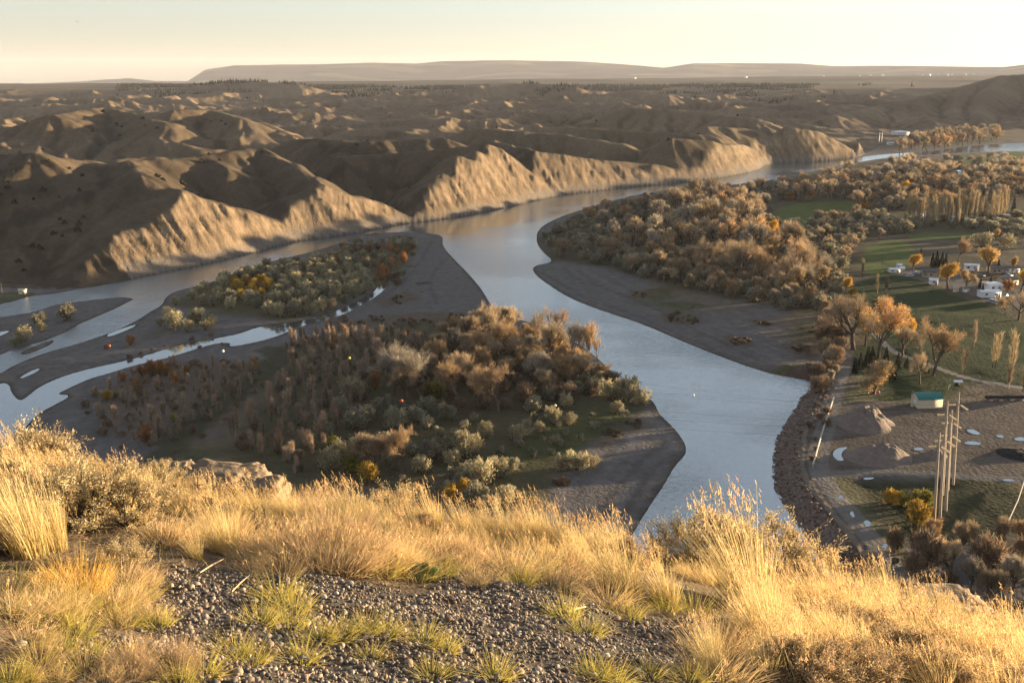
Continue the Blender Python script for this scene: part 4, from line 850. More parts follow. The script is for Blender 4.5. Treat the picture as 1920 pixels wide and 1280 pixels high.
# utility poles: two rows of three
POLES = [((1787, 908), 734, 'farther row, right hand pole, the one standing tallest against the yard'), ((1777, 918), 768, 'farther row, middle pole half hidden behind the others'), ((1767, 928), 752, 'farther row, left pole just left of the middle one'),
         ((1773, 957), 791, 'nearer row, right pole with the thickest shaft'), ((1762, 970), 800, 'nearer row, middle pole between two others'), ((1750.7, 984), 810, 'nearer row, left pole closest to the willow bushes')]
ATT = []
TOPU = [1798, 1785, 1776.5, 1782.6, 1772.5, 1761.7]
for i, ((u, v), vt, lb) in enumerate(POLES):
    b = gp(u, v); d = dist(b); tp = PD(TOPU[i], vt, b[1]); h = tp[2] - b[2]; lx = (tp[0] - b[0]) / h; k = 'utility_pole'
    o = empty(k, b); tag(o, 'tall bare utility pole, ' + lb, 'utility pole', 'utility poles in two rows of three')
    part('pole', o, m_pole, lambda g: g.tube([[-.5 * lx, 0, -.5], [lx * h * .5, 0, h * .5], [lx * h, 0, h]], [.33, .27, .2], 8), True)
    za = h - 3.3
    for sgn, dz, dy in ((-1, -.25, .5), (1, -1.0, -1.1)):
        e = np.array([sgn * 2.0 + lx * za, dy, za + dz]); s0 = np.array([sgn * .45 + lx * za, dy * .2, za])
        def ins(g):
            g.tube([s0, e], [.14, .14], 6)
            for q in np.linspace(.1, .95, 7): c_ = lerp(s0, e, q); g.tube([c_ - (e - s0) * .02, c_ + (e - s0) * .02], [.24, .24], 7)
        part('insulator', o, m_ins, ins); part('clamp', o, m_dark, lambda g: (g.tube([[lx * za, 0, za], s0], [.06, .06], 5), g.tube([e, e + [0, 0, -.7]], [.04, .04], 4)))
        ATT.append((np.array(b) + e, sgn, i))
def wire(name, pts, label, r=.015, parent=None):
    pts = np.asarray(pts); o = obj(name, None) if 0 else None
    g = Geo(); g.tube(pts, r, 4); return tag(obj(name, g.mesh(name, [m_wire], True)), label, 'wire', 'power lines on the utility poles')
def para(p0, p1, p2, n=40, ext=1.6):
    """a sagging line through three points"""
    p0, p1, p2 = map(np.array, (p0, p1, p2)); a = np.linalg.norm(p1 - p0) / np.linalg.norm(p2 - p0); t = np.linspace(0, ext, n)[:, None]
    return p0 * (t - a) * (t - 1) / a + p1 * t * (t - 1) / (a * (a - 1)) + p2 * t * (t - a) / (1 - a)
B1 = PD(1300, 741, 243); B2 = PD(655, 671, 250); B3 = PD(1041, 760, 228); B4 = PD(753, 751, 237)
lines_ = {0: (B1, B2), 2: (B1 + [0, 3, -1.6], B2 + [0, 4, -1.8]), 1: (B1 + [0, 1, 1.2], B2 + [0, 2, 1.0]), 3: (B3, B4), 4: (B3 + [0, -2, -1.4], B4 + [0, -2, -1.6]), 5: (B3 + [0, -4, -3.0], B4 + [0, -4, -3.2])}
for q, sgn, i in ATT:
    if sgn < 0:
        a, b = lines_[i]; wire('power_line', para(q, a, b, ext=2.0), 'thin power line running left over the point from the ' + POLES[i][2].split(' pole')[0].replace(',', '') + ' pole')
    else: wire('power_line', [q, q + np.array([40, -14, 3.0]), q + np.array([90, -30, 9.])], 'thin power line running right out of view from the ' + POLES[i][2].split(' pole')[0].replace(',', '') + ' pole')
for u, v, y_, c, lb in [(1300,741,243,(.8,.8,.8),'white marker ball on the power line over open water'), (1647,735,236,(.75,.10,.03),'red marker ball on the power line by the round golden brown tree'), (655,671,250,(.75,.6,.12),'yellow marker ball on the power line over the thicket'),
   (1041,760,228,(.8,.7,.55),'pale marker ball on the power line above the olive shrubs'), (753,751,237,(.7,.14,.05),'red marker ball on the power line at the foot of the fan shaped tree'), (418,658,255,(.8,.78,.7),'white marker ball on the power line by the side channel'), (205,648,260,(.75,.12,.04),'red marker ball on the power line over the bare bar')]:
    mm = mat('marker_' + str(u), c, .5); g = Geo(); ball(g, (0, 0, 0), .36, 12, 8); o = tag(obj('marker_ball', g.mesh('marker_ball', [mm], True), None, tuple(PD(u, v, y_))), lb, 'marker ball', 'marker balls on the power lines')
# piles, puddles
def heap(name, px_base, px_top, hz, m, label, cat, seed, n=46):
    q = np.array([gp(u, v) for u, v in px_base]); c = q.mean(0); d = q - c; a = np.arctan2(d[:, 1], d[:, 0]); r = np.hypot(d[:, 0], d[:, 1]); o_ = np.argsort(a); a, r = a[o_], r[o_]
    th = np.linspace(0, 2 * np.pi, 64, endpoint=False); R = np.interp(th, np.r_[a[-1] - 2 * np.pi, a, a[0] + 2 * np.pi], np.r_[r[-1], r, r[0]])
    t = np.linspace(0, 1, n); T_, A_ = np.meshgrid(t, th, indexing='ij'); top = np.array(px_top)
    X = T_ * R[None] * np.cos(A_) + (1 - T_) * top[0]; Y = T_ * R[None] * np.sin(A_) + (1 - T_) * top[1]
    Zz = hz * (.5 + .5 * np.cos(np.pi * T_)) ** .75 * (1 + .22 * noise(X / 2.2, Y / 2.2, seed)) * (.86 + .24 * sstep(0, .3, T_) * ridged(A_ * 2.2, T_ * .6, 3, seed)) - .25 * (T_ > .98)
    i = np.arange(n)[:, None] * 64; j = np.arange(64)[None]; Q = np.stack([i[:-1] + j, i[1:] + j, i[1:] + (j + 1) % 64, i[:-1] + (j + 1) % 64], -1).reshape(-1, 4)
    return tag(obj(name, mesh_np(name, np.stack([X, Y, Zz], -1).reshape(-1, 3), [Q], m, smooth=True), None, (c[0], c[1], min(q[:, 2]) - .05)), label, cat)
heap('gravel_pile', [(1574,800),(1585,815),(1615,823),(1645,824),(1668,808),(1660,782),(1630,770),(1595,775)], (1.0, 3.0), 5.2, m_pile, 'tall reddish gravel pile with a fluted right flank in the yard', 'gravel pile', 5)
heap('gravel_pile', [(1578,858),(1600,864),(1650,864),(1692,858),(1690,846),(1660,838),(1610,840)], (3.5, 1.0), 3.0, m_pile, 'low wide grey gravel pile beside the curved puddle', 'gravel pile', 6)
heap('gravel_pile', [(1735,856),(1750,862),(1775,856),(1770,847),(1745,845)], (0, 0), 1.6, m_pile, 'small heap of earth behind the utility poles', 'gravel pile', 7)
heap('black_heap', [(1862,840),(1890,862),(1925,868),(1960,860),(1940,838),(1890,836)], (0, 0), .9, m_black, 'black heap of dark material at the right edge of the yard', 'heap', 8)
m_pud = water_mat('puddle_water', (.03, .03, .03), .02, [])
PUD = [[(1560,852),(1566,842),(1580,838),(1591,839),(1580,845),(1577,855),(1584,863),(1570,864)],[(1811,806),(1822,804),(1834,809),(1839,814),(1828,815),(1817,811)],[(1865,817),(1876,815),(1884,819),(1876,821)],[(1899,823),(1910,819),(1925,821),(1940,826),(1910,827)],[(1804,830),(1822,826),(1840,830),(1838,834),(1818,834)],
  [(1710,842),(1722,838),(1736,842),(1722,845)],[(1617,897),(1628,890),(1640,893),(1637,899),(1624,901)],[(1876,899),(1892,897),(1906,901),(1888,903)],[(1592,962),(1598,957),(1603,967),(1600,971)],[(1617,980),(1625,974),(1634,981),(1630,987),(1620,986)],[(1652,1024),(1660,1018),(1666,1024),(1658,1028)],[(1663,1052),(1674,1043),(1688,1049),(1684,1057),(1670,1058)],[(1570,931),(1578,928),(1582,933),(1574,936)]]
for pd in PUD:
    q = chaikin(np.array([gp(u, v) for u, v in pd]), 2); zz = np.median(q[:, 2]) + .05; n = len(q); c = q.mean(0)
    V = np.vstack([[[c[0], c[1], zz]], np.column_stack([q[:, :2], np.full(n, zz)])]); T = [[0, 1 + i, 1 + (i + 1) % n] for i in range(n)]
    a, b_ = V[1] - V[0], V[2] - V[0]
    if a[0] * b_[1] - a[1] * b_[0] < 0: T = [t[::-1] for t in T]
    struct(obj('puddle', mesh_np('puddle', V, [T], m_pud)))
# rails, fence, kiosk, dark rack
def rail(name, pxs, h, r, m, label, cat, posts=6):
    q = np.array([gp(u, v) for u, v in pxs]); o = empty(name, tuple(q[0])); tag(o, label, cat); e = q - q[0]
    part('rail', o, m, lambda g: g.tube(e + [0, 0, h], r, 6))
    for t in np.linspace(0, len(e) - 1, posts):
        i = min(int(t), len(e) - 2); p_ = lerp(e[i], e[i + 1], t - i); part('post', o, m, lambda g: g.tube([p_ + [0, 0, -.4], p_ + [0, 0, h]], r * .8, 5))
rail('guard_rail', [(1524,876),(1535,835),(1548,793),(1563,748)], .7, .26, m_concrete, 'long pale guard rail between the dike and the gravel yard', 'guard rail', 12)
rail('guard_rail', [(1879,1001),(1893,975),(1908,942),(1920,905)], .7, .13, m_concrete, 'pale rail line climbing the brush at the lower right edge', 'guard rail', 7)
rail('wire_fence', [(1776,742),(1779,733),(1790,727),(1820,729),(1850,736),(1872,744)], 2.0, .035, m_concrete, 'thin wire fence bending round the corner behind the poles', 'fence', 14)
p = gp(1794, 727); o = empty('kiosk', p); tag(o, 'small dark notice kiosk with a white roof at the end of the short path', 'kiosk')
for x_ in (-.9, .9): part('post', o, m_dark, lambda g: box(g, (x_, 0, 1.0), (.16, .16, 2.4)))
part('board', o, m_dark, lambda g: box(g, (0, .05, 1.2), (1.7, .1, 1.3))); part('roof', o, m_roofw, lambda g: gable(g, 2.2, 1.6, 2.2, .3))
p = gp(1884, 750); o = empty('pipe_rack', p, .02); tag(o, 'long dark rack of pipes resting on white blocks along the yard edge', 'pipe rack')
def pipes(g):
    for y_, z_ in ((-.5, .75), (0, .75), (.5, .75), (-.25, 1.2), (.25, 1.2)): g.tube([[-6, y_, z_], [7, y_, z_]], .25, 8)
part('pipe', o, m_dark, pipes)
for x_ in (-4.6, -1.5, 1.8, 5): part('block', o, m_concrete, lambda g: box(g, (x_, 0, .2), (.9, 1.7, .6)))
# trailers, houses, cars
def trailer(u, v, wpx, label, rz=0.0, group=None, roof=None, W=3.4, H=2.6):
    p = gp(u, v); L = wpx * dist(p) / F; return house('trailer_home', (p[0], p[1] + W / 2, p[2]), rz, L, W, H, .45, m_white, roof or m_roofw, label, 'trailer', max(2, int(L / 3)), group)
trailer(1858, 558, 37, 'long mobile home with a flat white roof nearest the lawn', .05, None, None, 4.5, 2.6)
trailer(1866, 546, 26, 'mobile home with a white roof right behind the longest white roof', .12, None, None, 7.0, 2.8)
trailer(1823, 508, 25, 'white camper trailer with dark windows under the upright golden tree', -.25, None, None, 2.8, 2.9)
trailer(1678, 511, 19, 'white trailer parked at the left corner of the trailer park', .05, None, None, 3, 1.6)
trailer(1687, 503, 8, 'small white trailer behind the one at the left corner', .0, None, None, 2.4, 1.6)
trailer(1692, 508, 8, 'small white trailer just right of the corner trailer', .0, None, None, 2.4, 1.5)
p = gp(1749, 521); house('house', (p[0], p[1] + 3, p[2]), -.3, 7.5, 6, 2.7, 1.3, m_tan, m_roofd, 'grey roofed house left of the large golden yellow tree', 'house')
p = gp(1752, 534); house('shed', (p[0], p[1] + 1.5, p[2]), -.2, 3.6, 2.8, 2.2, .7, m_white, m_roofw, 'small white shed at the foot of the large golden yellow tree', 'shed', 1)
p = gp(1794, 548); house('shed', (p[0], p[1] + 1.2, p[2]), -.5, 2.2, 2.2, 1.9, .6, m_cream, m_tan, 'tiny cream shed standing at the lawn fence', 'shed', 0)
p = gp(1813, 548); house('shed', (p[0], p[1] + 1.2, p[2]), 0, 2.4, 2, 1.7, .5, m_white, m_roofd, 'tiny white shed right of the cream one at the lawn fence', 'shed', 0)
p = gp(1872, 513); house('house', (p[0], p[1] + 3, p[2]), .1, 7, 6, 2.4, 1.0, m_tan, m_roofd, 'low dark roofed house behind the rust orange bush', 'house')
p = gp(1900, 512); house('house', (p[0], p[1] + 3, p[2]), -.1, 7, 5, 2.4, .8, m_white, m_roofd, 'grey and white house at the right edge behind the slim golden tree', 'house')
p = gp(1893, 535); house('house', (p[0], p[1] + 3, p[2]), .15, 8, 6, 2.5, 1.1, m_tan, m_roofd, 'brown roofed house beside the flat white roofs', 'house')
for u, v, w_ in [(1727,409,7),(1752,416,9),(1769,413,9),(1788,415,9),(1810,418,8),(1837,415,12),(1858,414,7),(1887,412,12),(1911,421,8),(1740,407,6),(1800,408,7),(1870,411,6)]:
    trailer(u, v, w_, 'small white trailer home in the row below the long golden poplars', RNG.uniform(-.4, .4), 'trailer homes below the golden poplars', None, 3.4, 2.8)
trailer(1868, 381, 11, 'grey roofed home standing apart among the poplars', .1, None, m_roofd); trailer(1722, 353, 9, 'lone white home in the woods above the orange yellow tree', .3)
trailer(1845, 350, 8, 'small grey home by the hidden pond', .1, None, m_roofd)
p = gp(1694, 256); house('warehouse', (p[0], p[1] + 15, p[2]), .06, 23 * dist(p) / F, 26, 4.5, .6, m_white, m_roofw, 'long low white building on the far grey lot upstream', 'warehouse', 5)
p = gp(1672, 272); house('warehouse', (p[0], p[1] + 6, p[2]), .05, 10 * dist(p) / F, 8, 3, .5, m_white, m_roofw, 'small white building on the river side of the far grey lot', 'warehouse', 3)
for u, lb in ((1648, 'left one of two pale masts on the far grey lot'), (1653, 'right one of two pale masts on the far grey lot')):
    p = gp(u, 266); g = Geo(); g.tube([[0, 0, 0], [0, 0, 13]], [.45, .3], 6); tag(obj('mast', g.mesh('mast', [m_white], True), None, p), lb, 'mast')
p = gp(40, 552); house('shed', (p[0], p[1] + 1.5, p[2]), .1, 2.8, 2.6, 2.0, .25, m_cream, m_cream, 'lone cream shed on the grassy spit at far left', 'shed', 0)
p = gp(4, 549); g = Geo(); g.tube([[0, 0, 0], [0, 0, 4.5]], [.15, .1], 6); tag(obj('post', g.mesh('post', [m_log]), None, p), 'dark post on the grassy spit at the left edge', 'post')
def car(u, v, rz, label, group=None):
    p = gp(u, v); o = empty('parked_car', p, rz); tag(o, label, 'car', group)
    def body(g):
        box(g, (0, 0, .62), (4.4, 1.75, .62), taper=.96); box(g, (-.2, 0, 1.18), (2.5, 1.6, .52), taper=.8)
    part('body', o, m_paint, body)
    def win(g):
        for s in (-1, 1): box(g, (-.2, s * .745, 1.18), (1.9, .1, .34))
        box(g, (.98, 0, 1.15), (.1, 1.3, .34)); box(g, (-1.38, 0, 1.15), (.1, 1.3, .34))
    part('window', o, m_glass, win)
    for x_ in (-1.35, 1.35):
        for y_ in (-.8, .8): part('wheel', o, m_tyre, lambda g: g.tube([[x_, y_ - .11, .32], [x_, y_ + .11, .32]], [.32, .32], 10))
for u, v, rz, lb in [(1731,512,.1,'grey car parked left of the grey roofed house'),(1716,514,.3,'pale car under the round orange yellow tree'),(1838,519,.1,'silver car on the lane below the white camper'),(1706,519,.4,'dark car by the hedge at the lawn corner'),(1890,519,.2,'grey car beyond the rust orange bush')]: car(u, v, rz, lb)
for i in range(6): car(1858 + i * 3.4, 566 + i * 1.1, .5, 'pale car in the short row at the lawn fence', 'cars in the row at the lawn fence')
m_lamp = bpy.data.materials.new('lamp_glow'); m_lamp.use_nodes = True; b_ = m_lamp.node_tree.nodes['Principled BSDF']; b_.inputs['Emission Color'].default_value = (1, .9, .75, 1); b_.inputs['Emission Strength'].default_value = 6
p = gp(1888, 562); o = empty('yard_lamp', p); tag(o, 'bright lit yard lamp among the bare trees by the white roofs', 'lamp'); part('pole', o, m_dark, lambda g: g.tube([[0, 0, 0], [0, 0, 1.9]], [.06, .05], 5)); part('lamp', o, m_lamp, lambda g: ball(g, (0, 0, 2.1), .28, 8, 6))
for u, v in [(1180,154),(1378,151),(1516,149),(1582,148),(1601,151),(1622,152),(1705,148),(1722,150),(1737,150),(1746,152),(1785,159),(1694,151),(1770,156)]:
    D = RNG.uniform(5400, 7600); x_, y_ = (u - CX) / F * D / .985, D; z_ = float(height(np.array([x_]), np.array([y_]))[0])
    g = Geo(); L_ = RNG.uniform(8, 17); walls(g, L_, 11, 6, 3); gable(g, L_, 11, 6, 3)
    o = obj('farmhouse', g.mesh('farmhouse', [m_white]), None, (x_, y_, z_)); o.rotation_euler = (0, 0, RNG.uniform(-.6, .6)); tag(o, 'white speck of a farmhouse on the distant plain', 'house', 'farmhouses on the distant plain')
# drift logs
def snag(u, v, wpx, label, n=4, seed=0, group=None):
    rng = np.random.default_rng(seed); p = gp(u, v); L = wpx * dist(p) / F; g = Geo()
    for i in range(n):
        a = rng.uniform(-.5, .5); c = rng.normal(size=2) * L * .15; dx = np.array([math.cos(a), math.sin(a), rng.uniform(-.03, .16)]) * L * rng.uniform(.3, .55); q = np.array([c[0], c[1], .12 + .1 * i])
        g.tube([q - dx, q + [0, 0, .1], q + dx], np.array([1.2, 1, .5]) * L * .022, 6); g.tube([q + dx * .4, q + dx * .6 + [rng.normal() * .1 * L, rng.normal() * .1 * L, .12 * L]], [L * .014, .01], 4)
    tag(obj('driftwood', g.mesh('driftwood', [m_log], True), None, p), label, 'driftwood', group)
for i, (u, v, w_, lb) in enumerate([(797,531,36,'long tangle of driftwood on the island gravel bar'),(789,548,12,'short drift log below the long tangle'),(887,572,12,'drift log near the waterline of the island bar'),(770,500,22,'dark drift pile beside the shrub strip'),(862,547,14,'rounded dark snag alone on the gravel bar'),(700,440,30,'bleached drift log at the upper tip of the island bar'),(158,708,8,'small black snag in the side channel'),(1300,575,14,'drift log on the far gravel bar'),(1345,580,12,'second drift log right of the first on the far gravel bar'),(1205,548,10,'short log near the shrubs of the far gravel bar')]): snag(u, v, w_, lb, 5 if w_ > 20 else 2, i)
# riprap stones along the right bank
rng = np.random.default_rng(9); t = rng.uniform(0, len(RIP) - 1.001, 5200); i = t.astype(int); q = RIP[i] + (RIP[i + 1] - RIP[i]) * (t - i)[:, None] + rng.normal(size=(len(t), 2)) * 2.6 + np.array([2.6, 0]); dd_ = land(q[:, 0], q[:, 1]); q = q[(dd_ > -.8) & (dd_ < 5.8)]
ICO_V, ICO_F = None, None
def ico():
    t = (1 + 5 ** .5) / 2; V = np.array([[-1,t,0],[1,t,0],[-1,-t,0],[1,-t,0],[0,-1,t],[0,1,t],[0,-1,-t],[0,1,-t],[t,0,-1],[t,0,1],[-t,0,-1],[-t,0,1]], float); V /= np.linalg.norm(V[0])
    Fc = np.array([[0,11,5],[0,5,1],[0,1,7],[0,7,10],[0,10,11],[1,5,9],[5,11,4],[11,10,2],[10,7,6],[7,1,8],[3,9,4],[3,4,2],[3,2,6],[3,6,8],[3,8,9],[4,9,5],[2,4,11],[6,2,10],[8,6,7],[9,8,1]]); return V, Fc
def ico2():
    V, Fc = ico(); V = list(V); mid = {}; out = []
    def m(a, b):
        k = (min(a, b), max(a, b))
        if k not in mid: v = (V[a] + V[b]); V.append(v / np.linalg.norm(v)); mid[k] = len(V) - 1
        return mid[k]
    for a, b, c in Fc: x, y, z = m(a, b), m(b, c), m(c, a); out += [[a, x, z], [b, y, x], [c, z, y], [x, y, z]]
    return np.array(V), np.array(out)
def stones(pos, r, cols, base, rng, flat=.65, rough=.18):
    """many stones as one mesh"""
    V0, F0 = base; n = len(pos); k = len(V0); s = r[:, None] * (1 + .28 * rng.normal(size=(n, 3)).clip(-1.5, 1.5)); s[:, 2] *= flat
    a = rng.uniform(0, 6.28, n); V = V0[None] * (1 + rough * rng.normal(size=(n, k, 1))) * s[:, None]
    x = V[..., 0] * np.cos(a)[:, None] - V[..., 1] * np.sin(a)[:, None]; y = V[..., 0] * np.sin(a)[:, None] + V[..., 1] * np.cos(a)[:, None]
    V = np.stack([x, y, V[..., 2]], -1) + pos[:, None]; return V.reshape(-1, 3), (F0[None] + (np.arange(n) * k)[:, None, None]).reshape(-1, 3), np.repeat(cols, k, 0)
V_, F_, C_ = stones(np.column_stack([q, height(q[:, 0], q[:, 1]) + .1]), rng.uniform(.18, .55, len(q)), np.ones((len(q), 3)), ico(), rng)
tag(obj('riprap', mesh_np('riprap', V_, [F_], m_rock)), 'dark reddish riprap stones lining the right bank', 'riprap', kind='stuff')
# distant pines: a wood that reads as one mass
rng = np.random.default_rng(12); D = rng.uniform(2600, 3800, 40000); u = rng.uniform(250, 1680, 40000); x_ = (u - CX) / F * D / .985; y_ = D
den = fbm(x_ / 240, y_ / 90, 3, 401) + .25 * sstep(3000, 3500, D) - .05 - .7 * sstep(1380, 1680, u); z_ = height(x_, y_); ok = den > .36; x_, y_, z_ = x_[ok], y_[ok], z_[ok]
g = Geo(); n = len(x_); hh = rng.uniform(6, 12, n); k = 6; th = np.arange(k) * 2 * np.pi / k
ring = np.stack([np.cos(th), np.sin(th), np.zeros(k)], 1)[None] * (hh * .24)[:, None, None] * rng.uniform(.7, 1.3, (n, k, 1)) + np.stack([x_, y_, z_ + hh * .06], 1)[:, None]
V_ = np.concatenate([ring, np.stack([x_, y_, z_ + hh], 1)[:, None]], 1); i = (np.arange(n) * (k + 1))[:, None]; j = np.arange(k)[None]
T_ = np.stack([i + j, i + (j + 1) % k, np.broadcast_to(i + k, (n, k))], -1).reshape(-1, 3)
m_pine = mat('pine', (.035, .036, .024), .95)
tag(obj('pine_forest', mesh_np('pine_forest', V_.reshape(-1, 3), [T_], m_pine)), 'dark pine woods along the rim of the far hills', 'pine forest', kind='stuff')
print('things', round(time.time() - T0, 1))
# ------------------------------------------------------------------ the bluff top in the foreground
def edge_y(x): return 8.9 + .7 * sstep(0, 3, x) + .4 * noise(x / 2.1, x * 0 + 3.3, 501) + .25 * noise(x / .7, x * 0 + 9.1, 503)
def fore(x, y):
    x = np.asarray(x, float); y = np.asarray(y, float)
    z = CAMZ - 1.65 - .30 * y - np.where(x < 0, .13, .19) * x - .0085 * np.where(x > 0, x * x, 0) + .07 * fbm(x / 1.6, y / 1.6, 3, 511) + .02 * fbm(x / .3, y / .3, 2, 513)
    z = np.where(np.hypot(x, y) > 30, CAMZ - 1.65 - .1 * np.clip(y, 0, 99) - .1 * np.abs(x).clip(0, 40), z) if 0 else z
    e = y - edge_y(x); return z - np.where(e > 0, 1.15 * e * sstep(0, 1.2, e) + .25 * np.minimum(e, 1), 0)
def fore_px(uv):
    uv = np.asarray(uv, float).reshape(-1, 2); a, b = (uv[:, 0] - CX) / F, (CY - uv[:, 1]) / F; dy, dz = cp + sp * b, -sp + cp * b
    lo, hi = np.full(len(uv), 2.5), np.full(len(uv), 14.0); y = np.full(len(uv), np.nan)
    ys = np.linspace(2.5, 14, 240)[:, None]; h = CAMZ + (dz / dy)[None] * ys < fore((a / dy)[None] * ys, ys + 0 * a[None])
    y = np.where(h.any(0), ys[np.argmax(h, 0), 0], 9.4); x = a / dy * y; return np.column_stack([x, y, fore(x, y)])
GRAVEL = fore_px([(60,1560),(130,1290),(170,1235),(235,1190),(290,1120),(340,1090),(440,1075),(560,1068),(640,1085),(760,1110),(850,1075),(960,1030),(1060,1060),(1040,1110),(1120,1150),(1230,1165),(1330,1190),(1400,1290),(1480,1560)])[:, :2]
def bluff():
    xs, ys = np.arange(-9, 9.01, .045), np.arange(1.2, 14.01, .045); X, Y = np.meshgrid(xs, ys); Zf = fore(X, Y); i = np.arange(X.size).reshape(X.shape)
    Q = np.stack([i[:-1, :-1], i[:-1, 1:], i[1:, 1:], i[1:, :-1]], -1).reshape(-1, 4); V = np.stack([X, Y, Zf], -1).reshape(-1, 3)
    gm = sstep(-.25, .15, sdf(V[:, 0], V[:, 1], GRAVEL, 3.) + .25 * fbm(V[:, 0] / .5, V[:, 1] / .5, 3, 521))
    C = np.array([.12, .085, .052])[None] * (1 + .3 * fbm(V[:, 0] / .25, V[:, 1] / .25, 3, 523))[:, None]; C = lerp(C, np.array([.065, .053, .043]), gm[:, None])
    gx2, gy2 = np.meshgrid(np.linspace(-170, 170, 120), np.linspace(-45, 150, 100)); r = np.hypot(gx2, gy2)
    zz = fore(np.clip(gx2, -9, 9), gy2) - .35; zz = np.where(gx2 < -9, zz + .12 * np.clip(-gx2 - 9, 0, 12) - .9 * np.clip(-gx2 - 25, 0, 400), zz); zz = np.where(gx2 > 9, zz - .35 * (gx2 - 9), zz)
    zz = np.where(gy2 < 0, CAMZ - 2.2 + .05 * gy2 - .16 * np.abs(gx2), zz); zz = np.where(r < 11, np.minimum(zz, CAMZ - 2.6 - .33 * gy2 - .26 * gx2 - .3), zz)
    zz = np.maximum(zz + .8 * fbm(gx2 / 9, gy2 / 9, 3, 531) * sstep(14, 30, r), -1.0); j = np.arange(gx2.size).reshape(gx2.shape) + len(V)
    Q2 = np.stack([j[:-1, :-1], j[:-1, 1:], j[1:, 1:], j[1:, :-1]], -1).reshape(-1, 4)
    V2 = np.stack([gx2, gy2, zz], -1).reshape(-1, 3); C2 = np.tile([.14, .11, .07], (len(V2), 1))
    m = mat('bluff_soil', (.1, .1, .1), .95, 6.0, .3, vcol=True, bump=(30, .02), noise2=(60, .3))
    struct(obj('bluff_ground', mesh_np('bluff_ground', np.vstack([V, V2]), [Q, Q2], m, np.vstack([C, C2]), smooth=True)))
bluff()
rng = np.random.default_rng(77)
# gravel: too many pebbles to count
def pebbles():
    lo, hi = GRAVEL.min(0) - .8, GRAVEL.max(0) + .5; out = []
    pal = np.array([[.30,.26,.22],[.38,.30,.23],[.22,.19,.17],[.46,.36,.27],[.32,.22,.165],[.16,.14,.13],[.60,.52,.44],[.38,.27,.21]])
    for n, r0, r1 in ((26000, .005, .010), (11000, .009, .016), (1700, .015, .024)):
        q = lo + rng.uniform(size=(n, 2)) * (hi - lo); s = sdf(q[:, 0], q[:, 1], GRAVEL, 3.) + .35 * fbm(q[:, 0] / .5, q[:, 1] / .5, 3, 541)
        q = q[(s > 0) | (rng.uniform(size=n) < .10 * np.exp(s.clip(-5, 0) / .6))]; r = rng.uniform(r0, r1, len(q)); c = pal[rng.integers(0, len(pal), len(q))] * (1 + .18 * rng.normal(size=(len(q), 1)))
        c = c * .55; out.append(stones(np.column_stack([q, fore(q[:, 0], q[:, 1]) + r * .35]), r, np.clip(c, .02, .5), ico2(), rng, .72, .05))
    n0 = 0; V, Fc, C = [], [], []
    for v, f, c in out: V.append(v); Fc.append(f + n0); C.append(c); n0 += len(v)
    m = mat('pebble', (1, 1, 1), .75, 40, .2, vcol=True, spec=.25)
    tag(obj('gravel', mesh_np('gravel', np.vstack(V), [np.vstack(Fc)], m, np.vstack(C), smooth=True)), 'rounded grey and tan pebbles covering the bare ground', 'gravel', kind='stuff'); return m
m_peb = pebbles()
COB = [(730,1150,15),(1330,1275,0),(1012,1180,16),(1040,1252,0),(880,1225,14),(700,1268,16),(905,1090,14),(480,1122,12),(1005,1268,12),(820,1246,12),(645,1235,13),(400,1130,12),(350,1240,13),(150,1240,14),(1115,1205,12),(1245,1262,18),(930,1190,12),(560,1110,11),(600,1145,13),(345,1262,13)]
V0, F0 = ico2()
for u, v, w_ in COB:
    if not w_: continue
    p = fore_px([(u, v)])[0]; r = w_ * p[1] / F * .62; V = V0 * (1 + .06 * rng.normal(size=(len(V0), 1))) * [r, r * .8, r * .62]
    o = obj('cobble', mesh_np('cobble', V, [F0], m_peb, np.tile(np.array([.27, .23, .19]) * rng.uniform(.6, 1.2), (len(V), 1)), smooth=True), None, (p[0], p[1], p[2] + r * .35)); o.rotation_euler = (0, 0, rng.uniform(0, 6))
    tag(o, 'larger rounded cobble lying among the small pebbles', 'cobble', 'cobbles among the pebbles')
m_straw = mat('straw', (1, 1, 1), .75, 9.0, .15, vcol=True, rand=.12, trans=.4, spec=.25); m_sage = mat('sage_leaf', (1, 1, 1), .85, 6.0, .15, vcol=True, rand=.12, trans=.25); m_twig = mat('twig', (.13, .095, .07), .9, 12, .3)
def blades(g, p, d, L, W, bend, c, rng, seg=4, tip=None, m=0):
    """curved tapering blades from p; colour runs from the foot's to the tip's"""
    n = len(p); d = d / np.linalg.norm(d, axis=1)[:, None]; L = np.broadcast_to(L, (n,)); W = np.broadcast_to(W, (n,))
    s = rng.normal(size=(n, 3)); s[:, 2] *= .2; s -= d * (s * d).sum(1)[:, None]; s /= np.linalg.norm(s, axis=1)[:, None] + 1e-9
    t = np.linspace(0, 1, seg + 1); X = p[:, None] + (d * L[:, None])[:, None] * t[None, :, None] + (bend * L[:, None])[:, None] * (t ** 2)[None, :, None]
    w_ = (W[:, None] * (1 - t[None] ** 1.6 * .85) * .5)[..., None] * s[:, None]; V = np.stack([X - w_, X + w_], 2).reshape(-1, 3)
    i = (np.arange(n) * (seg + 1) * 2)[:, None] + (np.arange(seg) * 2)[None]; Q = np.stack([i, i + 1, i + 3, i + 2], -1).reshape(-1, 4)
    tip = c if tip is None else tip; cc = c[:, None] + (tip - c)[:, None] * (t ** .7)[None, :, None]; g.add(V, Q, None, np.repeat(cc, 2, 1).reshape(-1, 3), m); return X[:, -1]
LEAN = np.array([-.34, .02, 0])
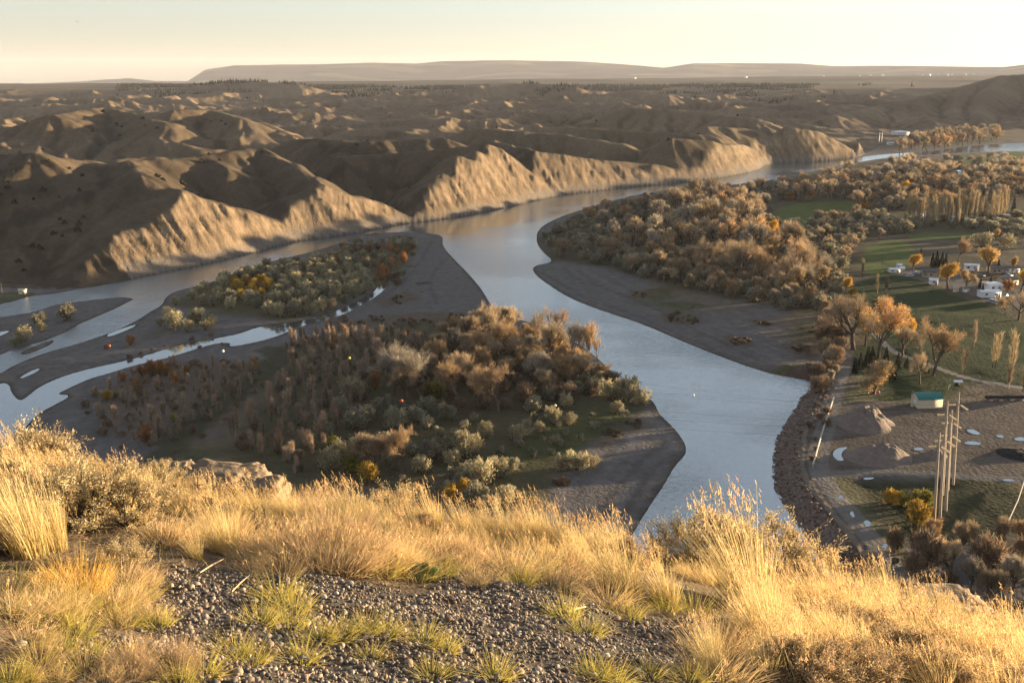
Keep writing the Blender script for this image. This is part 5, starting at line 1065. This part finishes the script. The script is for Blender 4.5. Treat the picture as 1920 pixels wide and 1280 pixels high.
def tussock(seed, n=300, H=.42, R=.09, splay=.35, foot=(.36, .28, .10), tipc=(.73, .57, .29), lean=1.0, wid=.0034, heads=30, droop=.18, hh=1.3):
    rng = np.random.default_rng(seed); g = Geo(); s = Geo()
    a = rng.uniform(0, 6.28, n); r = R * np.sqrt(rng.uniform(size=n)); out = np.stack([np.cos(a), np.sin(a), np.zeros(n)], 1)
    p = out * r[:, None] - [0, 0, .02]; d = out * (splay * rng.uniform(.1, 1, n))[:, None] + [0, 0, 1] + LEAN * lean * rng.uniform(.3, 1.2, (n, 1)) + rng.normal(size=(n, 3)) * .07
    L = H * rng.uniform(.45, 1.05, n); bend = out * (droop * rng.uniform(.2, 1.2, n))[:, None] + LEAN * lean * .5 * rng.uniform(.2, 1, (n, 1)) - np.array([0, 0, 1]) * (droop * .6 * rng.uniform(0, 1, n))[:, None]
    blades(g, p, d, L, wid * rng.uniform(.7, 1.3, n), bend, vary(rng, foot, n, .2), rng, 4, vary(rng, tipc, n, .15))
    blade = g.mesh('blades', [m_straw]); head = None
    if heads:
        k = heads; a = rng.uniform(0, 6.28, k); out = np.stack([np.cos(a), np.sin(a), np.zeros(k)], 1); p = out * R * .7 * rng.uniform(size=(k, 1)); d = out * splay * .45 + [0, 0, 1] + LEAN * lean * rng.uniform(.5, 1.2, (k, 1)) + rng.normal(size=(k, 3)) * .06
        e = blades(s, p, d, H * hh * rng.uniform(.75, 1.1, k), .0028, LEAN * lean * .35 * rng.uniform(.2, 1, (k, 1)), vary(rng, tipc, k, .12), rng, 5)
        q = np.repeat(e, 9, 0); dd = unit(np.array([-.3 * lean, 0, 1])) + rng.normal(size=(len(q), 3)) * .22; q = q - dd * rng.uniform(0, .09, (len(q), 1)) * H * 2
        s.ribbons(q, dd, .02, .0042, vary(rng, (.66, .46, .24), len(q), .15), 0, rng); head = s.mesh('seed_stalks', [m_straw])
    return blade, head
def sagebrush(seed, H=.7, W=1.0, n=11000, col=(.43, .35, .205), col2=(.56, .44, .25)):
    rng = np.random.default_rng(seed); g = Geo(); c = Geo(); tips = []
    for i in range(26):
        a = rng.uniform(0, 6.28); r = W * .5 * math.sqrt(rng.uniform(.02, 1)); top = np.array([math.cos(a) * r, math.sin(a) * r, H * (1 - .5 * (2 * r / W) ** 2) * rng.uniform(.6, .95)]); b = top * [.12, .12, 0]; mid = lerp(b, top, .5) + rng.normal(size=3) * .05
        g.tube([b, mid, top], [.012, .008, .004], 4)
        for j in range(9): q = lerp(mid, top, rng.uniform(0, 1)); e = q + (unit(top - b) * .7 + rng.normal(size=3) * .5 + [0, 0, .5]) * rng.uniform(.06, .17) * H * 1.3; g.tube([q, e], [.004, .0015], 3); tips.append((q, e))
    tips = np.array(tips); k = rng.integers(0, len(tips), n); t = rng.uniform(.1, 1.08, n)[:, None]; p = tips[k, 0] * (1 - t) + tips[k, 1] * t + rng.normal(size=(n, 3)) * .022
    cc = np.where(rng.uniform(size=(n, 1)) < .35, vary(rng, col2, n, .2), vary(rng, col, n, .22))
    c.ribbons(p, (tips[k, 1] - tips[k, 0]) * 8 + rng.normal(size=(n, 3)) * .7, rng.uniform(.014, .034, n), rng.uniform(.006, .012, n), cc, 0, rng, taper=.6)
    st = Geo(); m_ = 60; kk = rng.integers(0, len(tips), m_); blades(st, tips[kk, 1], np.array([-.15, 0, 1.0]) + rng.normal(size=(m_, 3)) * .18, rng.uniform(.06, .16, m_), .004, np.zeros((m_, 3)), vary(rng, (.60, .42, .22), m_, .15), rng, 2)
    q = np.vstack(st.V); c.add(q, np.vstack(st.Q), None, np.vstack(st.C), 0)
    return c.mesh('foliage', [m_sage]), g.mesh('stems', [m_twig])
FP = {
 'tall': [tussock(600 + i, 340, .40, .10, .32, heads=38) for i in range(4)],
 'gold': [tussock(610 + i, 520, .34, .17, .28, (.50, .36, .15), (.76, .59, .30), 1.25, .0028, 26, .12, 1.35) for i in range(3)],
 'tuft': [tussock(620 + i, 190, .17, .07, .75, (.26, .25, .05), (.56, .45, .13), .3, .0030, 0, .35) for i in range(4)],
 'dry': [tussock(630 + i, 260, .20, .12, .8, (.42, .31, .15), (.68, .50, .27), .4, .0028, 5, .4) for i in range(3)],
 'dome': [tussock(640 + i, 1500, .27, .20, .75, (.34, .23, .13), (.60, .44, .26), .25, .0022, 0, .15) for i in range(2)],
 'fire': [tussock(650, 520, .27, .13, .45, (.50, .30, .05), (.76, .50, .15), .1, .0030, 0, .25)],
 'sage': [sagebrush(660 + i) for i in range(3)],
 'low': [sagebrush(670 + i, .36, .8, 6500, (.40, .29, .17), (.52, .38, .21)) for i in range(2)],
}
FH = {'tall': .52, 'gold': .46, 'tuft': .17, 'dry': .21, 'dome': .28, 'fire': .27, 'sage': .72, 'low': .40}
FN = {'tall': 'bunchgrass', 'gold': 'bunchgrass', 'tuft': 'grass_tuft', 'dry': 'grass_tuft', 'dome': 'dome_shrub', 'fire': 'bunchgrass', 'sage': 'sagebrush', 'low': 'low_shrub'}
FC = {'bunchgrass': 'grass', 'grass_tuft': 'grass', 'dome_shrub': 'shrub', 'sagebrush': 'sagebrush', 'low_shrub': 'shrub'}
def plant(kind, u, v, hpx, label, group=None, wide=1.0, p=None):
    p = fore_px([(u, v)])[0] if p is None else p; d = dist(p); k = hpx * d / F / cp / FH[kind]; a, b = FP[kind][int(rng.integers(len(FP[kind])))]
    o = empty(FN[kind], tuple(p), rng.uniform(-.5, .5) if kind in ('tall', 'gold') else rng.uniform(0, 6.28)); o.scale = (k * wide, k * wide, k); obj(a.name.split('.')[0], a, o)
    if b: obj(b.name.split('.')[0], b, o)
    return tag(o, label, FC[FN[kind]], group)
NAMED = [('sage',150,985,125,'largest grey sagebrush on the left, taller than the grass round it',1.3),('sage',240,985,100,'sagebrush on the right flank of the largest one',1.2),('sage',40,900,100,'sagebrush at the left edge behind the tall grass',1.3),('sage',330,905,60,'brownish low sagebrush at the lip beyond the largest one',1.3),
 ('sage',745,985,80,'small rounded sagebrush above the dark hollow in the middle',1.0),('sage',690,965,70,'twiggy sagebrush left of the small rounded one',1.0),('sage',905,985,66,'twiggy sagebrush on the lip in front of the golden shrubs',1.1),('sage',1310,1060,110,'tangled dry sagebrush behind the leaning grass right of the centre',1.3),('sage',1450,1080,110,'broad dry sagebrush right of the leaning grass',1.5),
 ('sage',10,1040,80,'sagebrush cut by the left edge below the tall grass',1.0),('sage',235,1075,60,'small grey sagebrush under the largest one',1.1),
 ('fire',150,1115,80,'glowing orange bunchgrass under the large sagebrush',1.2),('fire',105,1105,56,'smaller orange bunchgrass left of the glowing one',1.1),
 ('dome',620,1050,95,'round fluffy tan dome shrub at the edge of the gravel',1.25),('dome',700,905,50,'pale fluffy dome far back on the lip',1.2),('dome',865,1055,50,'small tan dome shrub right of the cactus',1.2),('dome',560,935,56,'fluffy tan dome below the rock ledge',1.3),('dome',320,1255,56,'pinkish fluffy dome close by at lower left',1.2),('dome',245,1270,40,'pale fluffy mound at the lower left corner of the gravel',1.1),
 ('tall',60,1040,200,'tallest wheatgrass clump, fanning up at the left edge',.8),('tall',15,1010,170,'tall wheatgrass at the very left edge',.8),('tall',105,1030,160,'tall wheatgrass in front of the large sagebrush',.7),
 ('tall',425,1035,120,'straw bunchgrass with a green foot beside the dead branch',1.0),('tall',370,1050,60,'short bunchgrass in the shade left of the green footed clump',1.0),('tall',1170,1110,165,'big leaning bunchgrass at the right end of the gravel',1.05),('tall',1250,1130,110,'green footed bunchgrass right of the big leaning one',1.0),('tall',1410,1140,220,'tallest leaning grass clump right of the centre',.9),('tall',1440,1210,190,'leaning grass clump nearest the rusty patch',.9),
 ('tuft',1060,1155,46,'tuft alone on the gravel with one pale stick beside it',1.2),('tuft',1100,1190,40,'dull green tuft below the pale stick',1.6),('tuft',975,1095,44,'green tuft at the upper edge of the gravel',1.2)]
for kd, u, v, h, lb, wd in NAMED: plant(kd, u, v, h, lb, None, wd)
def row(kind, pts, h0, h1, label, group, wide=1.0, jit=8):
    q = np.array(pts) + rng.normal(size=(len(pts), 2)) * [jit, jit * .6]
    for (u, v), p in zip(q, fore_px(q)): plant(kind, u, v, rng.uniform(h0, h1), label, group, wide, p)
def lip(u): return np.interp(u, [-40, 0, 250, 450, 740, 1000, 1250, 1500, 1700, 1960], [905, 912, 930, 962, 988, 1010, 1052, 1095, 1140, 1225])
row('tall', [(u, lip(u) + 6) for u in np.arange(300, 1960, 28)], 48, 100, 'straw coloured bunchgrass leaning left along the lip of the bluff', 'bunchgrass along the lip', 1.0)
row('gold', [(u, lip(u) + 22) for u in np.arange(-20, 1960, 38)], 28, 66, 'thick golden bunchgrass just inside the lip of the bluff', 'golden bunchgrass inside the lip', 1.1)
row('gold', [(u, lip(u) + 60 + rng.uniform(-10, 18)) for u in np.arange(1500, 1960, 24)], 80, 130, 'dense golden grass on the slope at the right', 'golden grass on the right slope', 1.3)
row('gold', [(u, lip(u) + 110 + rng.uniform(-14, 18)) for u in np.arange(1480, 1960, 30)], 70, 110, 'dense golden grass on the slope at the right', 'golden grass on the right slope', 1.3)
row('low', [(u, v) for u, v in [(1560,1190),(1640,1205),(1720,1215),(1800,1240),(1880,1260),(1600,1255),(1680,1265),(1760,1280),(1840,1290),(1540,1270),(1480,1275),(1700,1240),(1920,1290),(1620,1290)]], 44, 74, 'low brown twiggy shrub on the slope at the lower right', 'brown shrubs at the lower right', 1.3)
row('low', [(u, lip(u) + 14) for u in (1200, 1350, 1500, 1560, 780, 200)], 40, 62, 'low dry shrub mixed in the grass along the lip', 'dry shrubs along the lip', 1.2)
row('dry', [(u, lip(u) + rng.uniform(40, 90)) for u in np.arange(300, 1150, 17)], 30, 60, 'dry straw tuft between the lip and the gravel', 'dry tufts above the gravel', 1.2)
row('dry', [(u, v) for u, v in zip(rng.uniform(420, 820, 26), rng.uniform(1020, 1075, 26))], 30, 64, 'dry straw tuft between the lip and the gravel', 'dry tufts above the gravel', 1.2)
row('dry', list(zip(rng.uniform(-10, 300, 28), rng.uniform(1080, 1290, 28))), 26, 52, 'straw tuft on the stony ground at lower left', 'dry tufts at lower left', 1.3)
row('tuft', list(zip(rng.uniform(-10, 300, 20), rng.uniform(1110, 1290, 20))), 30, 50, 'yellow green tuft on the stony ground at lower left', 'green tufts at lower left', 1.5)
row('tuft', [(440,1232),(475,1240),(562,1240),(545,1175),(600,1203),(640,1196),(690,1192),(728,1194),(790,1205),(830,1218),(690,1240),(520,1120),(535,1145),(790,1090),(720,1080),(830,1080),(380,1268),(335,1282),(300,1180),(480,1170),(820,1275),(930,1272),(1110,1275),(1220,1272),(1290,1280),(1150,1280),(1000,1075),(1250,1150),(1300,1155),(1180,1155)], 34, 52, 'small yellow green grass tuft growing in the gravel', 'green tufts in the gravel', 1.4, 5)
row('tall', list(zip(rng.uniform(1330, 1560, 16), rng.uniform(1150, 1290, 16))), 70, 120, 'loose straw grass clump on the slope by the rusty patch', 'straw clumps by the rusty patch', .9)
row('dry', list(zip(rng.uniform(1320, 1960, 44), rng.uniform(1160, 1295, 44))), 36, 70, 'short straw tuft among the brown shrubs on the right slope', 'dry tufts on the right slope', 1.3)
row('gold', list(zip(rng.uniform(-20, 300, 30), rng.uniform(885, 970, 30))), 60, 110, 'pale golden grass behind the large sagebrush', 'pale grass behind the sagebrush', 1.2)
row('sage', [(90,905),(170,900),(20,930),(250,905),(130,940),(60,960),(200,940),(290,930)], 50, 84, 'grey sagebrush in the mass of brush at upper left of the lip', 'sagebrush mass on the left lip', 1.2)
# short straw and litter: beyond counting
def litter():
    n = 84000; q = np.array([-8.0, 1.6]) + rng.uniform(size=(n, 2)) * [16, 8.4]; e = q[:, 1] - edge_y(q[:, 0]); s = sdf(q[:, 0], q[:, 1], GRAVEL, 3.) + .3 * fbm(q[:, 0] / .5, q[:, 1] / .5, 3, 551)
    dn = np.where(s > 0, .11, .35 + .65 * sstep(-.2, .4, fbm(q[:, 0] / .45, q[:, 1] / .45, 2, 553))); q = q[(e < .3) & (rng.uniform(size=n) < dn)]; n = len(q); g = Geo()
    d = rng.normal(size=(n, 3)); d[:, 2] = np.abs(d[:, 2]) * .8 + .25; d += LEAN * .6; c = np.where(rng.uniform(size=(n, 1)) < .2, vary(rng, (.34, .32, .09), n, .2), vary(rng, (.58, .42, .22), n, .22))
    blades(g, np.column_stack([q, fore(q[:, 0], q[:, 1]) - .005]), d, rng.uniform(.03, .13, n), rng.uniform(.002, .0036, n), rng.normal(size=(n, 3)) * .3 - [0, 0, .3], c, rng, 2)
    tag(obj('dry_grass', g.mesh('dry_grass', [m_straw])), 'short dry straw and grass litter over the bluff top', 'dry grass', kind='stuff')
litter()
# prickly pear, dead branch, sticks, rocks
m_pad = mat('cactus_pad', (.17, .21, .06), .7, 30, .25); m_spine = mat('cactus_spine', (.75, .62, .38), .7)
p0 = fore_px([(795, 1082)])[0]; o = empty('prickly_pear', tuple(p0)); tag(o, 'small prickly pear cactus with round green pads in the dry grass', 'cactus')
for dx, dz, r, a in ((-.055, .075, .042, .2), (.01, .07, .038, -.4), (.075, .055, .036, .5), (-.02, .02, .034, .1), (.04, .025, .03, .8)):
    g = Geo(); ball(g, (0, 0, 0), r, 14, 10); pd = obj('pad', g.mesh('pad', [m_pad], True), o, (dx, rng.normal() * .02, dz)); pd.scale = (1, .28, 1.15); pd.rotation_euler = (rng.normal() * .2, a * .5, a)
    s = Geo(); k = 46; v = rng.normal(size=(k, 3)); v /= np.linalg.norm(v, axis=1)[:, None]; s.ribbons(v * r, v + rng.normal(size=(k, 3)) * .3, .018, .0016, np.tile([1., 1., 1.], (k, 1)), 0, rng); obj('spine', s.mesh('spine', [m_spine]), pd)
def branch(u, v, wpx, label, name='dead_branch', seed=1, n=9, col=None):
    r_ = np.random.default_rng(seed); p = fore_px([(u, v)])[0]; L = wpx * dist(p) / F; g = Geo()
    for i in range(n):
        q = np.array([r_.uniform(-.2, .2) * L, 0, .02]); d = unit(np.array([r_.normal(), r_.normal() * .5, r_.uniform(.1, .8)])); pts = [q]
        for j in range(5): d = unit(d + r_.normal(size=3) * .5 - [0, 0, .12]); q = q + d * L * .13; q[2] = max(q[2], .01); pts.append(q)
        g.tube(pts, np.linspace(.016, .004, 6), 5)
        for j in (2, 3, 4): e = pts[j] + unit(r_.normal(size=3) + [0, 0, .5]) * L * .1; g.tube([pts[j], e], [.006, .002], 4)
    tag(obj(name, g.mesh(name, [m_twig], True), None, tuple(p)), label, 'branch')
branch(390, 965, 130, 'gnarled dark dead branch lying in the grass below the rock ledge', seed=3, n=12)
branch(500, 1000, 90, 'tangle of dead twigs between two straw clumps', seed=4, n=8); branch(720, 940, 60, 'dark dead twigs in the shaded hollow', seed=6, n=7)
m_stick = mat('pale_stick', (.55, .42, .28), .8, 30, .2)
for u0, v0, u1, v1, w_, lb in [(1062,1153,1098,1144,.008,'short thick pale stick by the lone tuft on the gravel'),(435,1113,468,1083,.004,'thin pale twig leaning in the gravel at left'),(375,1078,420,1052,.006,'pale twig lying in the shade beside the gravel'),(60,1192,150,1172,.005,'long thin stalk lying on the stony ground at lower left'),(1262,1182,1275,1178,.006,'stub of pale stick at the right end of the gravel')]:
    a, b = fore_px([(u0, v0), (u1, v1)]); g = Geo(); g.tube([[0, 0, .015], (b - a) * .5 + [0, 0, .02], b - a + [0, 0, .015]], [w_, w_, w_ * .7], 6); tag(obj('stick', g.mesh('stick', [m_stick], True), None, tuple(a)), lb, 'stick')
m_sand = mat('sandstone', (.19, .14, .095), .95, 3.0, .3, bump=(7, .06), noise2=(18, .25))
def rock(u, v, D, size, label, seed, name='rock_ledge'):
    V, Fc = ico2()
    for _ in range(3):
        e = {}; V = list(V); out = []
        def m(a, b):
            k = (min(a, b), max(a, b))
            if k not in e: v_ = V[a] + V[b]; V.append(v_ / np.linalg.norm(v_)); e[k] = len(V) - 1
            return e[k]
        for a, b, c in Fc: x, y, z = m(a, b), m(b, c), m(c, a); out += [[a, x, z], [b, y, x], [c, z, y], [x, y, z]]
        V, Fc = np.array(V), np.array(out)
    q = V.copy(); b4 = np.sign(q) * np.abs(q) ** .6; q = b4 * (1 + .16 * fbm(V[:, 0] * 2 + seed, V[:, 1] * 2 + V[:, 2] * 1.3, 4, 700 + seed))[:, None]
    q[:, :2] *= (1 + .10 * noise(V[:, 2] * 7, V[:, 2] * 0 + seed, 710))[:, None]; q = q * np.array(size)
    p = PD(u, v, D); tag(obj(name, mesh_np(name, q, [Fc], m_sand, smooth=True), None, tuple(p)), label, 'rock')
rock(415, 915, 12.2, (.66, .5, .24), 'tan sandstone ledge jutting out beyond the lip at left', 1); rock(500, 935, 11.4, (.26, .3, .22), 'smaller sandstone block right of the ledge', 2); rock(310, 900, 12.6, (.4, .4, .2), 'sandstone shelf left of the ledge, half hidden by grass', 4)
rock(1735, 1150, 9.9, (.62, .4, .26), 'pale rounded rock in the golden grass at right', 3)
m_rust = mat('rusty_cushion', (.30, .10, .025), .95, 25, .35, bump=(50, .01))
for u, v, w_, lb in [(1465,1218,60,'rust coloured dead cushion cactus in the grass at right'),(1510,1232,50,'second rusty cushion right of the first')]:
    p = fore_px([(u, v)])[0]; r = w_ * dist(p) / F * .5; V, Fc = ico2(); g = Geo(); k = 700; v_ = rng.normal(size=(k, 3)); v_ /= np.linalg.norm(v_, axis=1)[:, None]; v_[:, 2] = np.abs(v_[:, 2])
    o = empty('cushion_cactus', tuple(p)); tag(o, lb, 'cactus'); obj('cushion', mesh_np('cushion', V * (1 + .12 * rng.normal(size=(len(V), 1))) * [r, r * .8, r * .5], [Fc], m_rust, smooth=True), o)
    g.ribbons(v_ * [r, r * .8, r * .5], v_ + rng.normal(size=(k, 3)) * .4, .025, .003, vary(rng, (.45, .17, .05), k, .2), 0, rng); obj('spine', g.mesh('spine', [m_straw]), o)
g = Geo(); q = PD(146, 42, 320); g.ribbons(np.zeros((2, 3)), np.array([[1, 0, .35], [-1, 0, .35]]), .55, .2, np.tile([.03, .03, .03], (2, 1)), 0, rng); g.tube([[0, -.3, 0], [0, 0, 0], [0, .35, 0]], [.04, .1, .03], 6, (.03, .03, .03)); m_bird = mat('bird', (.02, .02, .02), .9)
tag(obj('bird', g.mesh('bird', [m_bird]), None, tuple(q)), 'tiny dark bird high in the pale sky at upper left', 'bird')
print('foreground', round(time.time() - T0, 1))
# ------------------------------------------------------------------ each repeat gets a label of its own: by the landmark it stands at and its size there
MARKS = [(1010,440,'the river mouth tip of the far wood'),(1150,395,'the river edge of the far wood'),(1310,370,'the upstream end of the far wood'),(1445,440,'the rusty golden tree by the meadow'),(1530,395,'the green meadow'),(1585,550,'the lawn corner of the far wood'),
 (1040,490,'the tip of the far gravel bar'),(1200,525,'the upper far gravel bar'),(1330,560,'the middle far gravel bar'),(1460,590,'the lower far gravel bar'),(1250,450,'the heart of the far wood'),(1380,500,'the clearing side of the far wood'),(1647,665,'the tall orange cottonwood'),
 (1777,535,'the large golden yellow tree'),(1700,372,'the orange yellow tree upstream'),(1850,410,'the trailer row'),(1820,330,'the hidden pond'),(1690,256,'the long white building'),(1860,280,'the bright upstream water'),(1850,470,'the ploughed field'),
 (735,735,'the wide fan shaped tree'),(858,760,'the tangled bare tree'),(935,770,'the round crowned bare tree'),(758,880,'the lone grey brown tree'),(912,645,'the highest crowned point tree'),(1095,690,'the tree row against the river'),(1205,755,'the last shrub above the lower bar'),(870,925,'the golden shrubs below the lip'),(1050,790,'the olive shrubs in the open'),(640,870,'the shrubs left of the lone tree'),
 (520,680,'the top of the dry channel'),(330,830,'the foot of the dry channel'),(290,705,'the glowing willows'),(200,750,'the small yellow bush'),(590,800,'the shaded lower thicket'),(620,660,'the top of the thicket'),
 (470,545,'the golden patch of the island'),(330,570,'the left tip of the island'),(650,510,'the right end of the island'),(560,500,'the back edge of the island'),(540,590,'the front edge of the island'),(700,460,'the upper shrub strip'),(760,500,'the drift pile'),(345,612,'the low islet'),(720,610,'the sandy neck'),
 (1667,945,'the golden willow by the poles'),(1780,900,'the utility poles'),(1560,650,'the river track'),(1515,850,'the riprap bank'),(1800,1060,'the bluff foot brush'),(1900,1120,'the lower right corner'),
 (345,360,'the nearest cliff peak'),(600,345,'the second cliff peak'),(480,280,'the long crest above the second cliff'),(265,327,'the sunlit knob'),(60,400,'the dark slopes at far left'),(920,268,'the tallest cliff'),(1180,260,'the hills above the third cliff'),(650,240,'the rolling hills in the middle'),(200,220,'the far left hills'),(60,320,'the sunlit shoulder at far left'),(130,190,'the long lit ridge at far left'),(60,470,'the lowest slopes at far left'),(200,420,'the slope left of the nearest cliff'),(420,320,'the middle lit knob'),(640,330,'the dark canyon by the tallest cliff'),(800,220,'the middle badlands'),(1000,200,'the far middle badlands'),(330,250,'the saddle above the sunlit knob'),(120,270,'the draws at upper left'),(1450,250,'the hills above the last cliff'),
 (150,985,'the largest sagebrush'),(60,1040,'the tallest wheatgrass'),(150,1115,'the glowing orange grass'),(430,915,'the sandstone ledge'),(425,1035,'the green footed clump'),(390,965,'the gnarled dead branch'),(620,1050,'the fluffy dome shrub'),(795,1080,'the prickly pear'),(745,965,'the rounded sagebrush'),(905,960,'the twiggy sagebrush'),(1060,1155,'the lone tuft by the stick'),(1170,1110,'the big leaning bunchgrass'),(1410,1140,'the tallest leaning clump'),(1465,1218,'the rusty cushions'),(1735,1150,'the pale rock'),(1840,1180,'the steep right slope'),(1900,1260,'the bottom right corner'),(1600,1260,'the brown shrubs at lower right'),(560,1235,'the near gravel'),(850,1200,'the middle gravel'),(1200,1270,'the right gravel corner'),(300,1180,'the left gravel edge'),(80,1230,'the bottom left corner'),(1000,1010,'the middle of the lip'),(1310,1060,'the tangled dry sagebrush'),(640,930,'the hollow of the lip')]
bpy.context.view_layer.update()
ORD = ['tallest', 'second tallest', 'third tallest', 'fourth tallest', 'fifth tallest', 'sixth tallest', 'seventh tallest', 'eighth tallest', 'ninth tallest', 'tenth tallest', 'smaller', 'smaller']
NOUN = {}
groups = {}
for o in COL.objects:
    if o.parent is None and o.get('group') and o.location.length > 1: groups.setdefault(o['group'], []).append(o)
for gname, items in groups.items():
    labs = {}
    for o in items: labs.setdefault(o['label'], []).append(o)
    for lab, os_ in labs.items():
        if len(os_) < 2: continue
        cut = len(lab); 
        for wd in (' standing ', ' in ', ' along ', ' on ', ' with ', ' among ', ' at ', ' between ', ' packed ', ' dotting ', ' below ', ' behind ', ' beneath ', ' from ', ' growing ', ' scattered ', ' glowing ', ' mixed ', ' just ', ' lying ', ' sagging ', ' running ', ' of ', ' leaning ', ' under ', ' beside '):
            i = lab.find(wd); cut = min(cut, i if i > 0 else cut)
        noun = lab[:cut]; cells = {}
        for o in os_:
            u, v = pix(*o.location); d = [((u - m[0]) ** 2 + ((v - m[1]) * 1.6) ** 2) for m in MARKS]; m = MARKS[int(np.argmin(d))]; dx, dy = u - m[0], (v - m[1]) * 1.6
            sd_ = 'close beside' if dx * dx + dy * dy < 300 else ('left of' if dx < 0 else 'right of') if abs(dx) > abs(dy) else ('in front of' if dy > 0 else 'behind')
            cells.setdefault(sd_ + ' ' + m[2], []).append(o)
        for ph, cell in cells.items():
            hs_ = sorted(cell, key=lambda o: -o.scale[2])
            if len(hs_) <= 10:
                for i, o in enumerate(hs_): o['label'] = ' '.join(((ORD[i] + ' ' if len(hs_) > 1 else '') + noun + ' ' + ph).split()[:16])
            else:
                xs_ = sorted(cell, key=lambda o: pix(*o.location)[0]); k = (len(xs_) + 2) // 3
                for q, side in enumerate(('left', 'middle', 'right')):
                    for i, o in enumerate(sorted(xs_[q * k:(q + 1) * k], key=lambda o: -o.scale[2])):
                        o['label'] = ' '.join((ORD[min(i, 10)] + ' ' + noun + ', ' + {'left': 'leftmost part', 'middle': 'middle part', 'right': 'rightmost part'}[side] + ' ' + ph).split()[:16])
print('labels', round(time.time() - T0, 1))
# ------------------------------------------------------------------ haze: the evening air over the whole valley
def haze_box():
    x0, x1, y0, y1, z0, z1 = -12000, 14000, -400, 17000, -150, 260
    V = [(x, y, z) for z in (z0, z1) for y in (y0, y1) for x in (x0, x1)]
    fc = [[0, 2, 3, 1], [4, 5, 7, 6], [0, 1, 5, 4], [2, 6, 7, 3], [0, 4, 6, 2], [1, 3, 7, 5]]
    m = bpy.data.materials.new('haze'); m.use_nodes = True; n = m.node_tree.nodes; n.remove(n['Principled BSDF'])
    v = n.new('ShaderNodeVolumePrincipled'); v.inputs['Color'].default_value = (.86, .87, 1.0, 1); v.inputs['Density'].default_value = HAZE
    v.inputs['Anisotropy'].default_value = 0.0; m.node_tree.links.new(v.outputs[0], n['Material Output'].inputs['Volume'])
    o = obj('haze', mesh_np('haze', V, [fc], m)); tag(o, 'thin evening haze over the valley and hills', 'haze', kind='stuff')
HAZE = 0.000022
haze_box()
print('script', round(time.time() - T0, 1))
